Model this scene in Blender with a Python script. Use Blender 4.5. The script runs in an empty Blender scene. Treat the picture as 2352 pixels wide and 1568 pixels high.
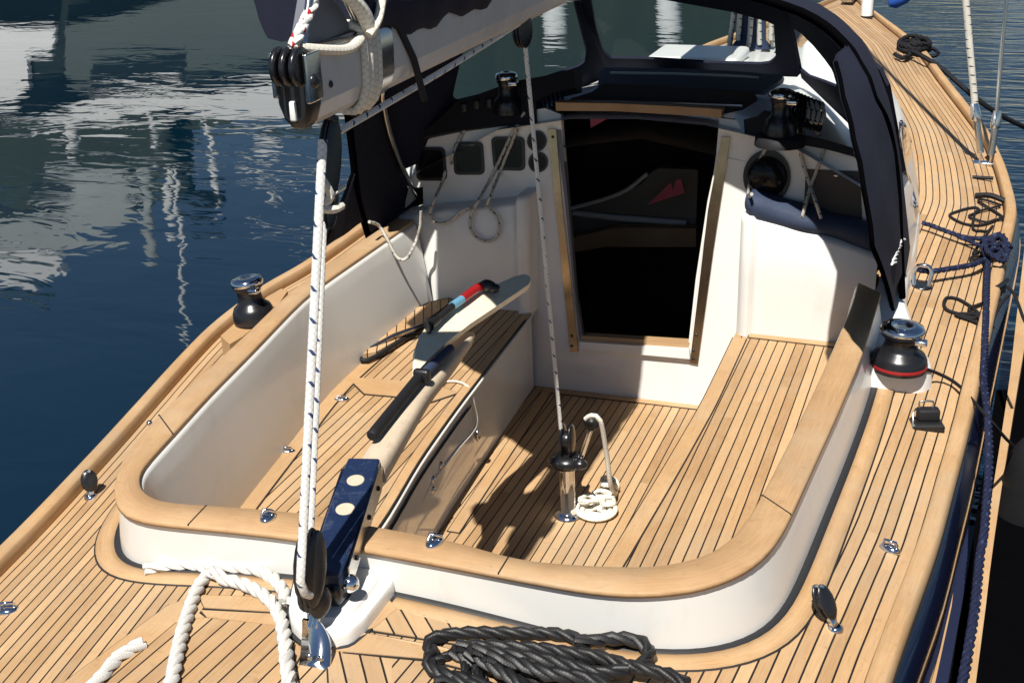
import bpy, math, random
import numpy as np
from mathutils import Matrix, Vector
random.seed(7); rng = np.random.default_rng(7)
SC = bpy.context.scene; COL = SC.collection
S = 1.25                                   # build units -> metres
# ---------------------------------------------------------------- camera model
W, H = 2352., 1568.
F, PI_, YA, RO = 2864.494, 0.399049, 0.369030, -0.040150
C = np.array([1.13389, -1.78269, 1.61682])
def _rot(p, y, r):
    cy, sy, cp, sp = math.cos(y), math.sin(y), math.cos(p), math.sin(p)
    fwd = np.array([-sy*cp, cy*cp, -sp]); right = np.array([cy, sy, 0.]); up = np.cross(right, fwd)
    return np.array([right*math.cos(r)+up*math.sin(r), -right*math.sin(r)+up*math.cos(r), fwd])
R = _rot(PI_, YA, RO)
def ray(p): return np.array([(p[0]-W/2)/F, -(p[1]-H/2)/F, 1.]) @ R
def onz(p, z): d = ray(p); return C+d*((z-C[2])/d[2])
def ony(p, y): d = ray(p); return C+d*((y-C[1])/d[1])
def onx(p, x): d = ray(p); return C+d*((x-C[0])/d[0])
def onpl(p, o, n): d = ray(p); o = np.array(o, float); n = np.array(n, float); return C+d*(np.dot(o-C, n)/np.dot(d, n))
def pxm(q): return F/np.dot(np.array(q)-C, R[2])        # pixels per unit at a point
REG = dict(A=(0,0,1.8846), B=(600,0,2.6138), C=(1300,0,2.6138), D=(1900,0,2.6138), E=(800,400,2.6133), F=(1700,500,2.6131),
  G=(0,900,2.0529), H=(600,900,2.0517), I=(1100,1000,2.3617), J=(1600,1000,2.3616), K=(500,600,3.92), L=(1250,200,2.24),
  M=(1700,0,5.2275), N=(1750,150,5.2275), O=(640,0,4.75), P=(2150,400,3.919), Q=(950,1450,2.94), R=(640,1230,3.612),
  S=(2000,1280,4.083), T=(2080,950,4.481))
def zz(r, *pts):
    x0, y0, s = REG[r]; return [((x0+x/s)/1.06122, (y0+y/s)/1.06122) for x, y in pts]
# ---------------------------------------------------------------- mesh builder
def V(*a): return np.array(a, float)
def nrm(v): v = np.array(v, float); n = np.linalg.norm(v); return v/n if n > 1e-12 else v
class MB:
    def __init__(s): s.v = []; s.f = []; s.uv = {}; s.flat = set(); s.mi = []; s.cur = 0
    def vert(s, p, uv=None):
        s.v.append(tuple(map(float, p))); i = len(s.v)-1
        if uv is not None: s.uv[i] = uv
        return i
    def face(s, ids, flat=False):
        if flat: s.flat.add(len(s.f))
        s.f.append(tuple(ids)); s.mi.append(s.cur)
    def poly(s, pts, uvs=None, flat=True):
        ids = [s.vert(p, uvs[i] if uvs else None) for i, p in enumerate(pts)]; s.face(ids, flat); return ids
    def loft(s, rings, closed=True, cap=True, uvs=None, flat=False, loop=False):
        n = len(rings[0]); base = []
        for j, r in enumerate(rings): base.append([s.vert(p, uvs[j][i] if uvs else None) for i, p in enumerate(r)])
        m = len(rings)
        for j in range(m if loop else m-1):
            a, b = base[j], base[(j+1) % m]
            for i in range(n if closed else n-1):
                k = (i+1) % n; s.face((a[i], a[k], b[k], b[i]), flat)
        if cap and closed and not loop:
            for r, rev in ((rings[0], True), (rings[-1], False)):
                ids = [s.vert(p) for p in r]; s.face(ids[::-1] if rev else ids, True)
    def prism(s, pts, z0, z1, uvf=None):
        """vertical prism over plan polygon; z0,z1 numbers or functions"""
        f0 = z0 if callable(z0) else (lambda x, y: z0); f1 = z1 if callable(z1) else (lambda x, y: z1)
        top = [V(p[0], p[1], f1(p[0], p[1])) for p in pts]; bot = [V(p[0], p[1], f0(p[0], p[1])) for p in pts]
        a = sum(pts[i][0]*pts[(i+1) % len(pts)][1]-pts[(i+1) % len(pts)][0]*pts[i][1] for i in range(len(pts)))
        if a < 0: top.reverse(); bot.reverse()
        u = uvf or (lambda p: (p[0], p[1]))
        s.poly(top, [u(p) for p in top]); s.poly(bot[::-1])
        n = len(top)
        for i in range(n):
            k = (i+1) % n; s.poly([bot[i], bot[k], top[k], top[i]], [u(bot[i]), u(bot[k]), u(top[k]), u(top[i])])
    def box(s, c, d, M=None, bev=0.0):
        c = V(*c); d = V(*d)/2; b = min(bev, min(d)*.9)
        R3 = np.eye(3) if M is None else M
        if b <= 0:
            P = [c+R3@(d*V(x, y, z)) for z in (-1, 1) for x, y in ((-1,-1),(1,-1),(1,1),(-1,1))]
            for q in ((3,2,1,0),(4,5,6,7),(0,1,5,4),(1,2,6,5),(2,3,7,6),(3,0,4,7)): s.poly([P[i] for i in q])
            return
        def rr(hx, hy, r, n=3):
            o = []
            for cx, cy, a0 in ((hx-r, hy-r, 0), (-hx+r, hy-r, 90), (-hx+r, -hy+r, 180), (hx-r, -hy+r, 270)):
                for k in range(n+1):
                    a = math.radians(a0+90*k/n); o.append((cx+r*math.cos(a), cy+r*math.sin(a)))
            return o
        rings = []
        for z, ins in ((-d[2], b*.7), (-d[2]+b*.3, b*.2), (-d[2]+b, 0), (d[2]-b, 0), (d[2]-b*.3, b*.2), (d[2], b*.7)):
            rings.append([c+R3@V(x, y, z) for x, y in rr(d[0]-ins, d[1]-ins, max(b-ins*.5, b*.4))])
        s.loft(rings)
    def tube(s, path, rad, n=8, cap=True, closed=False):
        path = [V(*p) for p in path]; m = len(path)
        rad = rad if hasattr(rad, '__len__') else [rad]*m
        T = [nrm(path[(i+1) % m]-path[i-1]) if closed else nrm(path[min(i+1, m-1)]-path[max(i-1, 0)]) for i in range(m)]
        u = nrm(np.cross(T[0], V(.13,.21,1))) if abs(T[0][2]) < .95 else nrm(np.cross(T[0], V(0,1,.1)))
        L = 0; rings = []; uvs = []
        for i in range(m):
            u = nrm(u-T[i]*np.dot(u, T[i])); w = np.cross(T[i], u)
            if i: L += np.linalg.norm(path[i]-path[i-1])
            rings.append([path[i]+rad[i]*(u*math.cos(a)+w*math.sin(a)) for a in [2*math.pi*k/n for k in range(n+1)]])
            uvs.append([(k/n, L) for k in range(n+1)])
        s.loft(rings, closed=False, uvs=uvs, loop=closed)
        if cap and not closed:
            for r, rev in ((rings[0][:-1], True), (rings[-1][:-1], False)):
                ids = [s.vert(p) for p in r]; s.face(ids[::-1] if rev else ids, True)
    def rope3(s, path, r, pitch=None, n=6, closed=False):
        """three-strand laid rope along a path"""
        path = dense(path, r*1.15); m = len(path); pitch = pitch or r*7.0
        T = [nrm(path[min(i+1, m-1)]-path[max(i-1, 0)]) for i in range(m)]
        u = nrm(np.cross(T[0], V(.13,.21,1))); L = 0; P = [[], [], []]
        for i in range(m):
            u = nrm(u-T[i]*np.dot(u, T[i])); w = np.cross(T[i], u)
            if i: L += np.linalg.norm(path[i]-path[i-1])
            for k in range(3):
                a = 2*math.pi*(k/3+L/pitch); P[k].append(path[i]+r*.52*(u*math.cos(a)+w*math.sin(a)))
        for k in range(3): s.tube(P[k], r*.56, n)
    def lathe(s, prof, o, axis=(0,0,1), n=28, capends=True):
        ax = nrm(axis); u = nrm(np.cross(ax, V(.3,1,.17) if abs(ax[2]) > .5 else V(0,0,1))); w = np.cross(ax, u); o = V(*o)
        rings = [[o+ax*z+r*(u*math.cos(a)+w*math.sin(a)) for a in [2*math.pi*k/n for k in range(n)]] for r, z in prof]
        s.loft(rings, cap=capends)
    def ball(s, c, r, n=12, M=None):
        c = V(*c); r = V(*r) if hasattr(r, '__len__') else V(r, r, r); R3 = np.eye(3) if M is None else M
        rings = []
        for j in range(n//2+1):
            t = -math.pi/2+math.pi*j/(n//2); t = max(min(t, 1.5), -1.5)
            rings.append([c+R3@(r*V(math.cos(t)*math.cos(2*math.pi*k/n), math.cos(t)*math.sin(2*math.pi*k/n), math.sin(t))) for k in range(n)])
        s.loft(rings)
    def build(s, name, mat, parent=None, autosmooth=True):
        me = bpy.data.meshes.new(name)
        vs = np.array(s.v)*S
        if parent is None:
            o0 = V((vs[:,0].min()+vs[:,0].max())/2, (vs[:,1].min()+vs[:,1].max())/2, vs[:,2].min())
        else: o0 = V(*WORLD.get(parent.name, (0,0,0)))
        me.from_pydata([tuple(p) for p in (vs-o0)], [], s.f); 
        uvl = me.uv_layers.new(name='UVMap')
        if s.uv:
            for lp in me.loops:
                q = s.uv.get(lp.vertex_index)
                if q is not None: uvl.data[lp.index].uv = q
        for i, p in enumerate(me.polygons): p.use_smooth = not (i in s.flat); p.material_index = s.mi[i]
        for m_ in (mat if isinstance(mat, list) else [mat]): me.materials.append(m_)
        o = bpy.data.objects.new(name, me); COL.objects.link(o)
        if parent is None: o.location = o0
        else: o.parent = parent
        WORLD[o.name] = tuple(o0)
        return o
WORLD = {}
def empty(name, loc, label=None, cat=None, group=None):
    o = bpy.data.objects.new(name, None); COL.objects.link(o); l = V(*loc)*S
    o.location = l; o.empty_display_size = .1; WORLD[o.name] = tuple(l)
    if label: tag(o, label, cat, group)
    return o
def tag(o, label=None, cat=None, group=None, kind=None):
    if label: o['label'] = label
    if cat: o['category'] = cat
    if group: o['group'] = group
    if kind: o['kind'] = kind
    return o
def lab(o, text): o['label'] = text; return o
def dense(path, step):
    """Catmull-Rom through the points, resampled at about `step`"""
    P = [V(*p) for p in path]
    if len(P) == 2: P = [P[0], (P[0]+P[1])/2, P[1]]
    Q = [2*P[0]-P[1]]+P+[2*P[-1]-P[-2]]; out = []
    for i in range(1, len(Q)-2):
        a, b, c, d = Q[i-1], Q[i], Q[i+1], Q[i+2]; n = max(2, int(np.linalg.norm(c-b)/step))
        for k in range(n):
            t = k/n; out.append(.5*((2*b)+(c-a)*t+(2*a-5*b+4*c-d)*t*t+(3*b-a-3*c+d)*t**3))
    out.append(P[-1]); return out
def resample(pts, n):
    P = np.array(pts, float); d = np.r_[0, np.cumsum(np.linalg.norm(np.diff(P, axis=0), axis=1))]
    t = np.linspace(0, d[-1], n); return [np.array([np.interp(x, d, P[:, k]) for k in range(P.shape[1])]) for x in t]
def smooth(pts, it=2, fixed=True):
    P = [np.array(p, float) for p in pts]
    for _ in range(it): P = [P[0]]+[(P[i-1]+2*P[i]+P[i+1])/4 for i in range(1, len(P)-1)]+[P[-1]]
    return P
# ---------------------------------------------------------------- materials
def new_mat(name):
    m = bpy.data.materials.new(name); m.use_nodes = True; nt = m.node_tree; b = nt.nodes['Principled BSDF']; return m, nt, b
def nd(nt, typ, **kw):
    n = nt.nodes.new(typ)
    for k, v in kw.items():
        if k.startswith('_'): n.inputs[k[1:]].default_value = v
        else: setattr(n, k, v)
    return n
def mth(nt, op, a, b=None, c=None):
    n = nt.nodes.new('ShaderNodeMath'); n.operation = op
    for i, x in enumerate((a, b, c)):
        if x is None: continue
        if isinstance(x, (int, float)): n.inputs[i].default_value = x
        else: nt.links.new(x, n.inputs[i])
    return n.outputs[0]
def mixc(nt, fac, a, b, typ='MIX'):
    n = nt.nodes.new('ShaderNodeMix'); n.data_type = 'RGBA'; n.blend_type = typ
    for i, x in ((0, fac), (6, a), (7, b)):
        if isinstance(x, (int, float)): n.inputs[i].default_value = x
        elif isinstance(x, tuple): n.inputs[i].default_value = (*x, 1) if len(x) == 3 else x
        else: nt.links.new(x, n.inputs[i])
    return n.outputs[2]
def noise(nt, vec, scale, detail=3, rough=.5, dist=0):
    n = nt.nodes.new('ShaderNodeTexNoise'); n.inputs['Scale'].default_value = scale; n.inputs['Detail'].default_value = detail
    n.inputs['Roughness'].default_value = rough; n.inputs['Distortion'].default_value = dist
    if vec is not None: nt.links.new(vec, n.inputs['Vector'])
    return n.outputs['Fac']
def ramp(nt, fac, stops):
    n = nt.nodes.new('ShaderNodeValToRGB'); nt.links.new(fac, n.inputs[0]); cr = n.color_ramp
    while len(cr.elements) < len(stops): cr.elements.new(.5)
    for e, (p, c) in zip(cr.elements, stops): e.position = p; e.color = (*c, 1)
    return n.outputs[0]
def bump(nt, b, h, strength, dist=.002):
    n = nt.nodes.new('ShaderNodeBump'); n.inputs['Strength'].default_value = strength; n.inputs['Distance'].default_value = dist
    nt.links.new(h, n.inputs['Height']); nt.links.new(n.outputs[0], b.inputs['Normal']); return n
def mapping(nt, out, scale=(1,1,1), rot=(0,0,0)):
    n = nt.nodes.new('ShaderNodeMapping'); n.inputs['Scale'].default_value = scale; n.inputs['Rotation'].default_value = rot
    nt.links.new(out, n.inputs['Vector']); return n.outputs[0]
def plain(name, col, rough=.5, metal=0, var=.12, scale=6, bumps=0, bscale=60, coat=0, spec=.5, dirt=None):
    m, nt, b = new_mat(name); tc = nd(nt, 'ShaderNodeTexCoord').outputs['Object']
    f = noise(nt, tc, scale, 4, .6); g = noise(nt, tc, scale*9, 3, .6)
    lo = tuple(c*(1-var) for c in col); hi = tuple(min(1, c*(1+var)) for c in col)
    col_ = mixc(nt, f, lo, hi)
    col_ = mixc(nt, mth(nt, 'MULTIPLY', g, .35), col_, tuple(c*(1-1.6*var) for c in col))
    if dirt:
        d = noise(nt, tc, dirt[1], 6, .7, .6); d = ramp(nt, d, ((.52, (0,0,0)), (.72, (1,1,1))))
        col_ = mixc(nt, mth(nt, 'MULTIPLY', d, dirt[2]), col_, dirt[0])
    nt.links.new(col_, b.inputs['Base Color'])
    r = mth(nt, 'ADD', mth(nt, 'MULTIPLY', g, .25*max(rough, .15)), rough*.88); nt.links.new(r, b.inputs['Roughness'])
    b.inputs['Metallic'].default_value = metal; b.inputs['Coat Weight'].default_value = coat; b.inputs['Specular IOR Level'].default_value = spec
    if bumps: bump(nt, b, noise(nt, tc, bscale, 3, .6), bumps)
    return m
def teak(name, w=0.0, seam=.0036, off=0.0, tint=(1,1,1), butts=True, vary=.16):
    """teak in UV space: u across the planks, v along them (build units)"""
    m, nt, b = new_mat(name); uv = nd(nt, 'ShaderNodeUVMap', uv_map='UVMap').outputs[0]
    sep = nd(nt, 'ShaderNodeSeparateXYZ'); nt.links.new(uv, sep.inputs[0]); u, v = sep.outputs[0], sep.outputs[1]
    tc = nd(nt, 'ShaderNodeTexCoord').outputs['Object']
    wob = mth(nt, 'MULTIPLY', mth(nt, 'SUBTRACT', noise(nt, tc, 5, 2), .5), .0022)
    if w:
        q = mth(nt, 'DIVIDE', mth(nt, 'ADD', mth(nt, 'ADD', u, off), wob), w); idx = mth(nt, 'FLOOR', q); fr = mth(nt, 'FRACT', q)
        vv = mth(nt, 'ADD', v, mth(nt, 'MULTIPLY', idx, .618)); seg = mth(nt, 'FLOOR', mth(nt, 'DIVIDE', vv, 1.37))
        idv = mth(nt, 'ADD', idx, mth(nt, 'MULTIPLY', seg, 17.3 if butts else 0))
    else: idv = 3.0; idx = 0.0
    cv = nd(nt, 'ShaderNodeCombineXYZ')
    if w: nt.links.new(idv, cv.inputs[0])
    wn = nd(nt, 'ShaderNodeTexWhiteNoise', noise_dimensions='3D'); nt.links.new(cv.outputs[0], wn.inputs['Vector'])
    gv = nd(nt, 'ShaderNodeCombineXYZ')
    nt.links.new(u, gv.inputs[0]); nt.links.new(mth(nt, 'MULTIPLY', v, .045), gv.inputs[1])
    if w: nt.links.new(mth(nt, 'MULTIPLY', idv, 3.7), gv.inputs[2])
    g1 = noise(nt, gv.outputs[0], 260, 4, .65, .5); g2 = noise(nt, tc, 2.6, 5, .65, .3); g3 = noise(nt, gv.outputs[0], 900, 2, .6)
    base = ramp(nt, wn.outputs['Value'] if w else g2, ((0, (.315*tint[0], .185*tint[1], .086*tint[2])), (.5, (.450*tint[0], .282*tint[1], .140*tint[2])), (1, (.570*tint[0], .385*tint[1], .212*tint[2]))))
    base = mixc(nt, vary*1.6, base, ramp(nt, g1, ((.3, (.26, .15, .07)), (.62, (.60, .41, .24)))))
    base = mixc(nt, mth(nt, 'MULTIPLY', g3, .30), base, (.30, .175, .085))
    st = ramp(nt, g2, ((.45, (0,0,0)), (.75, (1,1,1))))
    base = mixc(nt, mth(nt, 'MULTIPLY', st, .40), base, (.50, .36, .215))
    g4 = noise(nt, tc, 1.1, 6, .7, 1.0); base = mixc(nt, mth(nt, 'MULTIPLY', ramp(nt, g4, ((.47, (0,0,0)), (.70, (1,1,1)))), .50), base, (.335, .265, .185))
    g5 = noise(nt, tc, 34, 3, .6); base = mixc(nt, mth(nt, 'MULTIPLY', ramp(nt, g5, ((.60, (0,0,0)), (.74, (1,1,1)))), .35), base, (.24, .15, .08))
    if w:
        sm = mth(nt, 'LESS_THAN', fr, seam/w)
        base = mixc(nt, sm, base, (.012, .010, .009))
        h = mth(nt, 'SUBTRACT', mth(nt, 'MULTIPLY', g1, .25), mth(nt, 'MULTIPLY', sm, 1.0)); bump(nt, b, h, .35, .0015)
    else: bump(nt, b, g1, .12, .001)
    nt.links.new(base, b.inputs['Base Color']); b.inputs['Roughness'].default_value = .62; b.inputs['Specular IOR Level'].default_value = .3
    return m
def rope_mat(name, col, fleck=None, density=.18, rough=.8, vs=42., bs=.6, spec=.2):
    m, nt, b = new_mat(name); uv = nd(nt, 'ShaderNodeUVMap', uv_map='UVMap').outputs[0]
    sep = nd(nt, 'ShaderNodeSeparateXYZ'); nt.links.new(uv, sep.inputs[0]); u, v = sep.outputs[0], sep.outputs[1]
    a = mth(nt, 'FRACT', mth(nt, 'ADD', mth(nt, 'MULTIPLY', u, 3.), mth(nt, 'MULTIPLY', v, vs*1.9)))
    c = mth(nt, 'FRACT', mth(nt, 'SUBTRACT', mth(nt, 'MULTIPLY', u, 3.), mth(nt, 'MULTIPLY', v, vs*1.9)))
    br = mth(nt, 'MULTIPLY', mth(nt, 'PINGPONG', a, .5), mth(nt, 'PINGPONG', c, .5))
    tc = nd(nt, 'ShaderNodeTexCoord').outputs['Object']; g = noise(nt, tc, 14, 4, .65)
    base = mixc(nt, g, tuple(x*.74 for x in col), tuple(min(1, x*1.1) for x in col))
    base = mixc(nt, mth(nt, 'MULTIPLY', mth(nt, 'LESS_THAN', br, .02), .45), base, tuple(x*.45 for x in col))
    if fleck:
        d = mth(nt, 'FRACT', mth(nt, 'ADD', u, mth(nt, 'MULTIPLY', v, vs*.42))); dd = mth(nt, 'LESS_THAN', d, density)
        e = mth(nt, 'LESS_THAN', mth(nt, 'FRACT', mth(nt, 'MULTIPLY', v, vs*.8)), .38)
        base = mixc(nt, mth(nt, 'MULTIPLY', dd, e), base, fleck)
    nt.links.new(base, b.inputs['Base Color']); b.inputs['Roughness'].default_value = rough; b.inputs['Specular IOR Level'].default_value = spec
    bump(nt, b, br, bs, .002); return m
M = dict(
 gel=plain('white_gelcoat', (.68,.675,.645), .30, var=.025, scale=2.2, coat=.25, dirt=((.44,.415,.36), 3.6, .26)),
 gelgloss=plain('glossy_white_gelcoat', (.70,.70,.68), .10, var=.03, scale=2.5, coat=.7, dirt=((.42,.40,.36), 4.5, .3)),
 deck=teak('teak_deck_planks', .0288, .0041, tint=(.88,.86,.81)), floor=teak('teak_floor_planks', .0325, .0040, tint=(.88,.86,.81)), seat=teak('teak_seat_planks', .0322, .0040, tint=(.88,.86,.81)),
 hatchteak=teak('teak_hatch_planks', .0375, .0042, tint=(.88,.86,.81)), teak=teak('teak_boards', 0, tint=(.92,.88,.80)), tcap=teak('teak_coaming_cap', 0, tint=(.87,.84,.81)),
 tdark=teak('varnished_teak', 0, tint=(.62,.50,.40)),
 caulk=plain('black_caulking', (.016,.014,.013), .7, var=.2, scale=20),
 gasket=plain('grey_rubber_joint', (.018,.018,.020), .6, var=.2, scale=12),
 canvas=plain('navy_canvas', (.011,.013,.028), .85, var=.22, scale=4, bumps=.5, bscale=420, spec=.25),
 hull=plain('navy_hull_paint', (.006,.010,.034), .12, var=.15, scale=3, coat=.8),
 black=plain('black_anodised', (.010,.010,.012), .28, var=.25, scale=20, spec=.6),
 plastic=plain('black_plastic', (.012,.012,.013), .4, var=.2, scale=25, bumps=.15, bscale=200),
 rubber=plain('black_rubber', (.014,.014,.016), .6, var=.25, scale=18, bumps=.25, bscale=120, spec=.2),
 chrome=plain('polished_steel', (.72,.73,.75), .09, 1, var=.06, scale=14, bumps=.03, bscale=40),
 track=plain('track_steel_painted_reflection', (.42,.33,.23), .20, 1, var=.45, scale=9, bumps=.1, bscale=30),  # steel; the brown teak reflection is put into its base colour
 steel=plain('brushed_steel', (.55,.54,.52), .22, 1, var=.15, scale=16, bumps=.08, bscale=90),
 alu=plain('silver_boom_paint', (.56,.545,.52), .38, 0, var=.06, scale=5, coat=.1, dirt=((.28,.26,.23), 7, .35)),
 navymetal=plain('navy_enamel', (.012,.023,.062), .22, 0, var=.25, scale=9, coat=.5, dirt=((.10,.12,.17), 26, .45)),
 cream=plain('cream_painted_wood', (.76,.68,.50), .42, var=.07, scale=5, dirt=((.55,.42,.22), 9, .35)),
 tillerw=teak('bleached_tiller_wood', 0, tint=(1.30,1.85,3.0)),
 red=plain('red_tape', (.30,.012,.014), .35, var=.15, scale=30), blue=plain('pale_blue_tape', (.12,.30,.42), .35, var=.1, scale=30),
 rwhite=rope_mat('white_braid_rope', (.72,.71,.67), (.03,.05,.12), .16), rplain=rope_mat('plain_white_rope', (.74,.70,.60), None),
 rgrey=rope_mat('weathered_white_line', (.52,.50,.44), (.04,.04,.05), .2, vs=60), rred=rope_mat('white_rope_red_fleck', (.72,.70,.66), (.35,.02,.02), .32, vs=60),
 rlaid=rope_mat('white_laid_rope', (.60,.585,.55), None, vs=90, bs=.3), rblack=rope_mat('black_laid_rope', (.009,.009,.010), None, vs=90, bs=.5, rough=.5, spec=.45),
 rnavy=rope_mat('navy_dock_rope', (.011,.015,.042), (.03,.04,.09), .2, vs=40), rthin=rope_mat('black_thin_line', (.012,.012,.015), None, vs=90),
 dock=teak('pontoon_timber', .095, .006, tint=(1.08,1.12,.95)), pink=plain('pink_light_patch', (.55,.10,.14), .7, var=.1, scale=8),
 navyfender=plain('navy_fender_strip', (.010,.014,.040), .5, var=.25, scale=6, bumps=.2, bscale=50),
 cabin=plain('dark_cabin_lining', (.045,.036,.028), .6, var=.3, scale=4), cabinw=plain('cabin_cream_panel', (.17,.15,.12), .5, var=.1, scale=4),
 cushion=plain('navy_cushion_cloth', (.020,.034,.075), .75, var=.3, scale=7, bumps=.4, bscale=60),
 sail=plain('white_sailcloth', (.72,.72,.70), .6, var=.06, scale=9, bumps=.25, bscale=12),
 hatch=plain('smoked_hatch', (.05,.042,.042), .25, var=.15, scale=5), hood=plain('grey_hatch_hood', (.11,.115,.14), .4, var=.1, scale=5),
 wwood=plain('brown_cabin_window', (.20,.125,.07), .08, var=.3, scale=7, coat=.6),
 greyhull=plain('grey_green_yacht_hull', (.105,.13,.118), .3, var=.15, scale=.5), whitehull=plain('white_yacht_paint', (.85,.86,.84), .3, var=.04, scale=.6),
  palehull=plain('pale_deckhouse_paint', (.46,.50,.48), .4, var=.25, scale=.7),
 darkhull=plain('dark_green_yacht_trim', (.012,.022,.018), .4, var=.3, scale=.6), wood=plain('dark_shore_foliage', (.014,.026,.012), .9, var=.6, scale=.35, bumps=1, bscale=.9),
 matteblack=plain('matte_black', (.002,.002,.0025), 1, var=.3, scale=6, spec=.0),  # sheenless black; paints the water's shade on the slab beyond the pontoon timber
 ltblue=plain('blue_plastic_cover', (.02,.09,.40), .4, var=.1, scale=9),
)
def glassmat():
    m, nt, b = new_mat('clear_vinyl'); tr = nd(nt, 'ShaderNodeBsdfTransparent'); gl = nd(nt, 'ShaderNodeBsdfGlossy'); gl.inputs['Roughness'].default_value = .05
    tr.inputs[0].default_value = (.84,.89,.90,1)
    mx = nd(nt, 'ShaderNodeMixShader'); mx.inputs[0].default_value = .012; nt.links.new(tr.outputs[0], mx.inputs[1]); nt.links.new(gl.outputs[0], mx.inputs[2])
    nt.links.new(mx.outputs[0], nt.nodes['Material Output'].inputs[0]); return m
M['vinyl'] = glassmat()
def acrylic():
    m, nt, b = new_mat('smoked_acrylic'); b.inputs['Specular IOR Level'].default_value = .22
    tc = nd(nt, 'ShaderNodeTexCoord').outputs['Object']; g = noise(nt, tc, 9, 4, .6)
    nt.links.new(mixc(nt, g, (.003,.003,.004), (.012,.012,.014)), b.inputs['Base Color']); nt.links.new(mth(nt, 'ADD', mth(nt, 'MULTIPLY', g, .12), .05), b.inputs['Roughness']); return m
M['acrylic'] = acrylic()
def water():
    m, nt, b = new_mat('harbour_water'); tc = nd(nt, 'ShaderNodeNewGeometry').outputs['Position']
    b.inputs['Base Color'].default_value = (.002,.022,.050,1); b.inputs['Roughness'].default_value = .02; b.inputs['IOR'].default_value = 1.85
    n0 = noise(nt, tc, .35, 3, .5); nt.links.new(mixc(nt, n0, (.0002,.0075,.0165), (.0004,.0105,.022)), b.inputs['Base Color'])
    sep = nd(nt, 'ShaderNodeSeparateXYZ'); nt.links.new(tc, sep.inputs[0])
    mr = nd(nt, 'ShaderNodeMapRange'); nt.links.new(sep.outputs[0], mr.inputs[0])
    mr.inputs[1].default_value = -1.5; mr.inputs[2].default_value = 3; mr.inputs[3].default_value = 0.0; mr.inputs[4].default_value = 1.0
    mk = mr.outputs[0]; inv = mth(nt, 'SUBTRACT', 1.0, mk)
    v1 = mapping(nt, tc, (.5,1,1), (0,0,.5)); v2 = mapping(nt, tc, (.45,1.5,1), (0,0,.38))
    big = noise(nt, v1, .9, 2, .45, 1.2); mid = noise(nt, v1, 2.6, 2, .5, 1.5); rip = noise(nt, v2, 6.0, 3, .55, .4); rip2 = noise(nt, v2, 1.9, 2, .5, .8)
    calm = mth(nt, 'ADD', mth(nt, 'MULTIPLY', big, .050), mth(nt, 'MULTIPLY', mid, .017))
    rough = mth(nt, 'ADD', mth(nt, 'MULTIPLY', rip2, .30), mth(nt, 'MULTIPLY', rip, .12))
    h = mth(nt, 'ADD', mth(nt, 'MULTIPLY', calm, inv), mth(nt, 'MULTIPLY', rough, mk))
    bump(nt, b, h, 1.0, .16); return m
M['water'] = water()
# ================================================================ shape of the boat
ZC, ZF, ZS = .206, -.453, -.130            # coaming cap, cockpit floor, benches (deck edge = 0)
railR_px = [(1990,1560),(2066.5,1361.4),(2106.5,1261.6),(2146,1122),(2179,1012),(2211,886)]
fwdR_px = zz('D',(1440,1370),(1400,1200),(1370,1090),(1290,900),(1240,830),(1140,700),(1010,540),(880,370),(800,310),(640,190))
railL_px = zz('G',(0,1040),(200,840),(400,620),(600,400),(800,170),(930,20))+zz('K',(150,850),(700,420),(945,310))
def prof(px, sgn): return sorted([(onz(p,0)[1], sgn*onz(p,0)[0]) for p in px])
bR = prof(railR_px+fwdR_px, 1); bL = prof(railL_px, -1)
bR = [(-.9, bR[0][1]-.16), (-.2, bR[0][1]-.045)]+[q for q in bR if q[0] < 8.2]+[(8.75,.20),(9.25,.06),(9.45,.0)]
bL = [(-.9, bL[0][1]-.19), (-.2, bL[0][1]-.055)]+bL+[q for q in bR if q[0] > 3.2]
def interp_sm(tab):
    ys = np.linspace(-.9, 9.45, 208); a = np.array(tab); b = np.interp(ys, a[:,0], a[:,1])
    for _ in range(7):
        b[1:-1] = (b[:-2]+2*b[1:-1]+b[2:])/4
    return ys, b
YL, BL = interp_sm(bL); YR, BR = interp_sm(bR)
def hb(y, s): return float(np.interp(y, YR if s > 0 else YL, BR if s > 0 else BL))
CAM = .10
def zd(x, y):
    b = hb(y, 1 if x > 0 else -1)
    if b < .02: return 0.
    return CAM*max(0, 1-(x/b)**2)*min(1, max(0, (9.6-y)/3))+.10*max(0, (y-4.5)/5)**2
def ond(p, dz=0.):
    z = .05
    for _ in range(10): q = onz(p, z+dz); z = zd(q[0], q[1])
    return V(q[0], q[1], z+dz)
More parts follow.
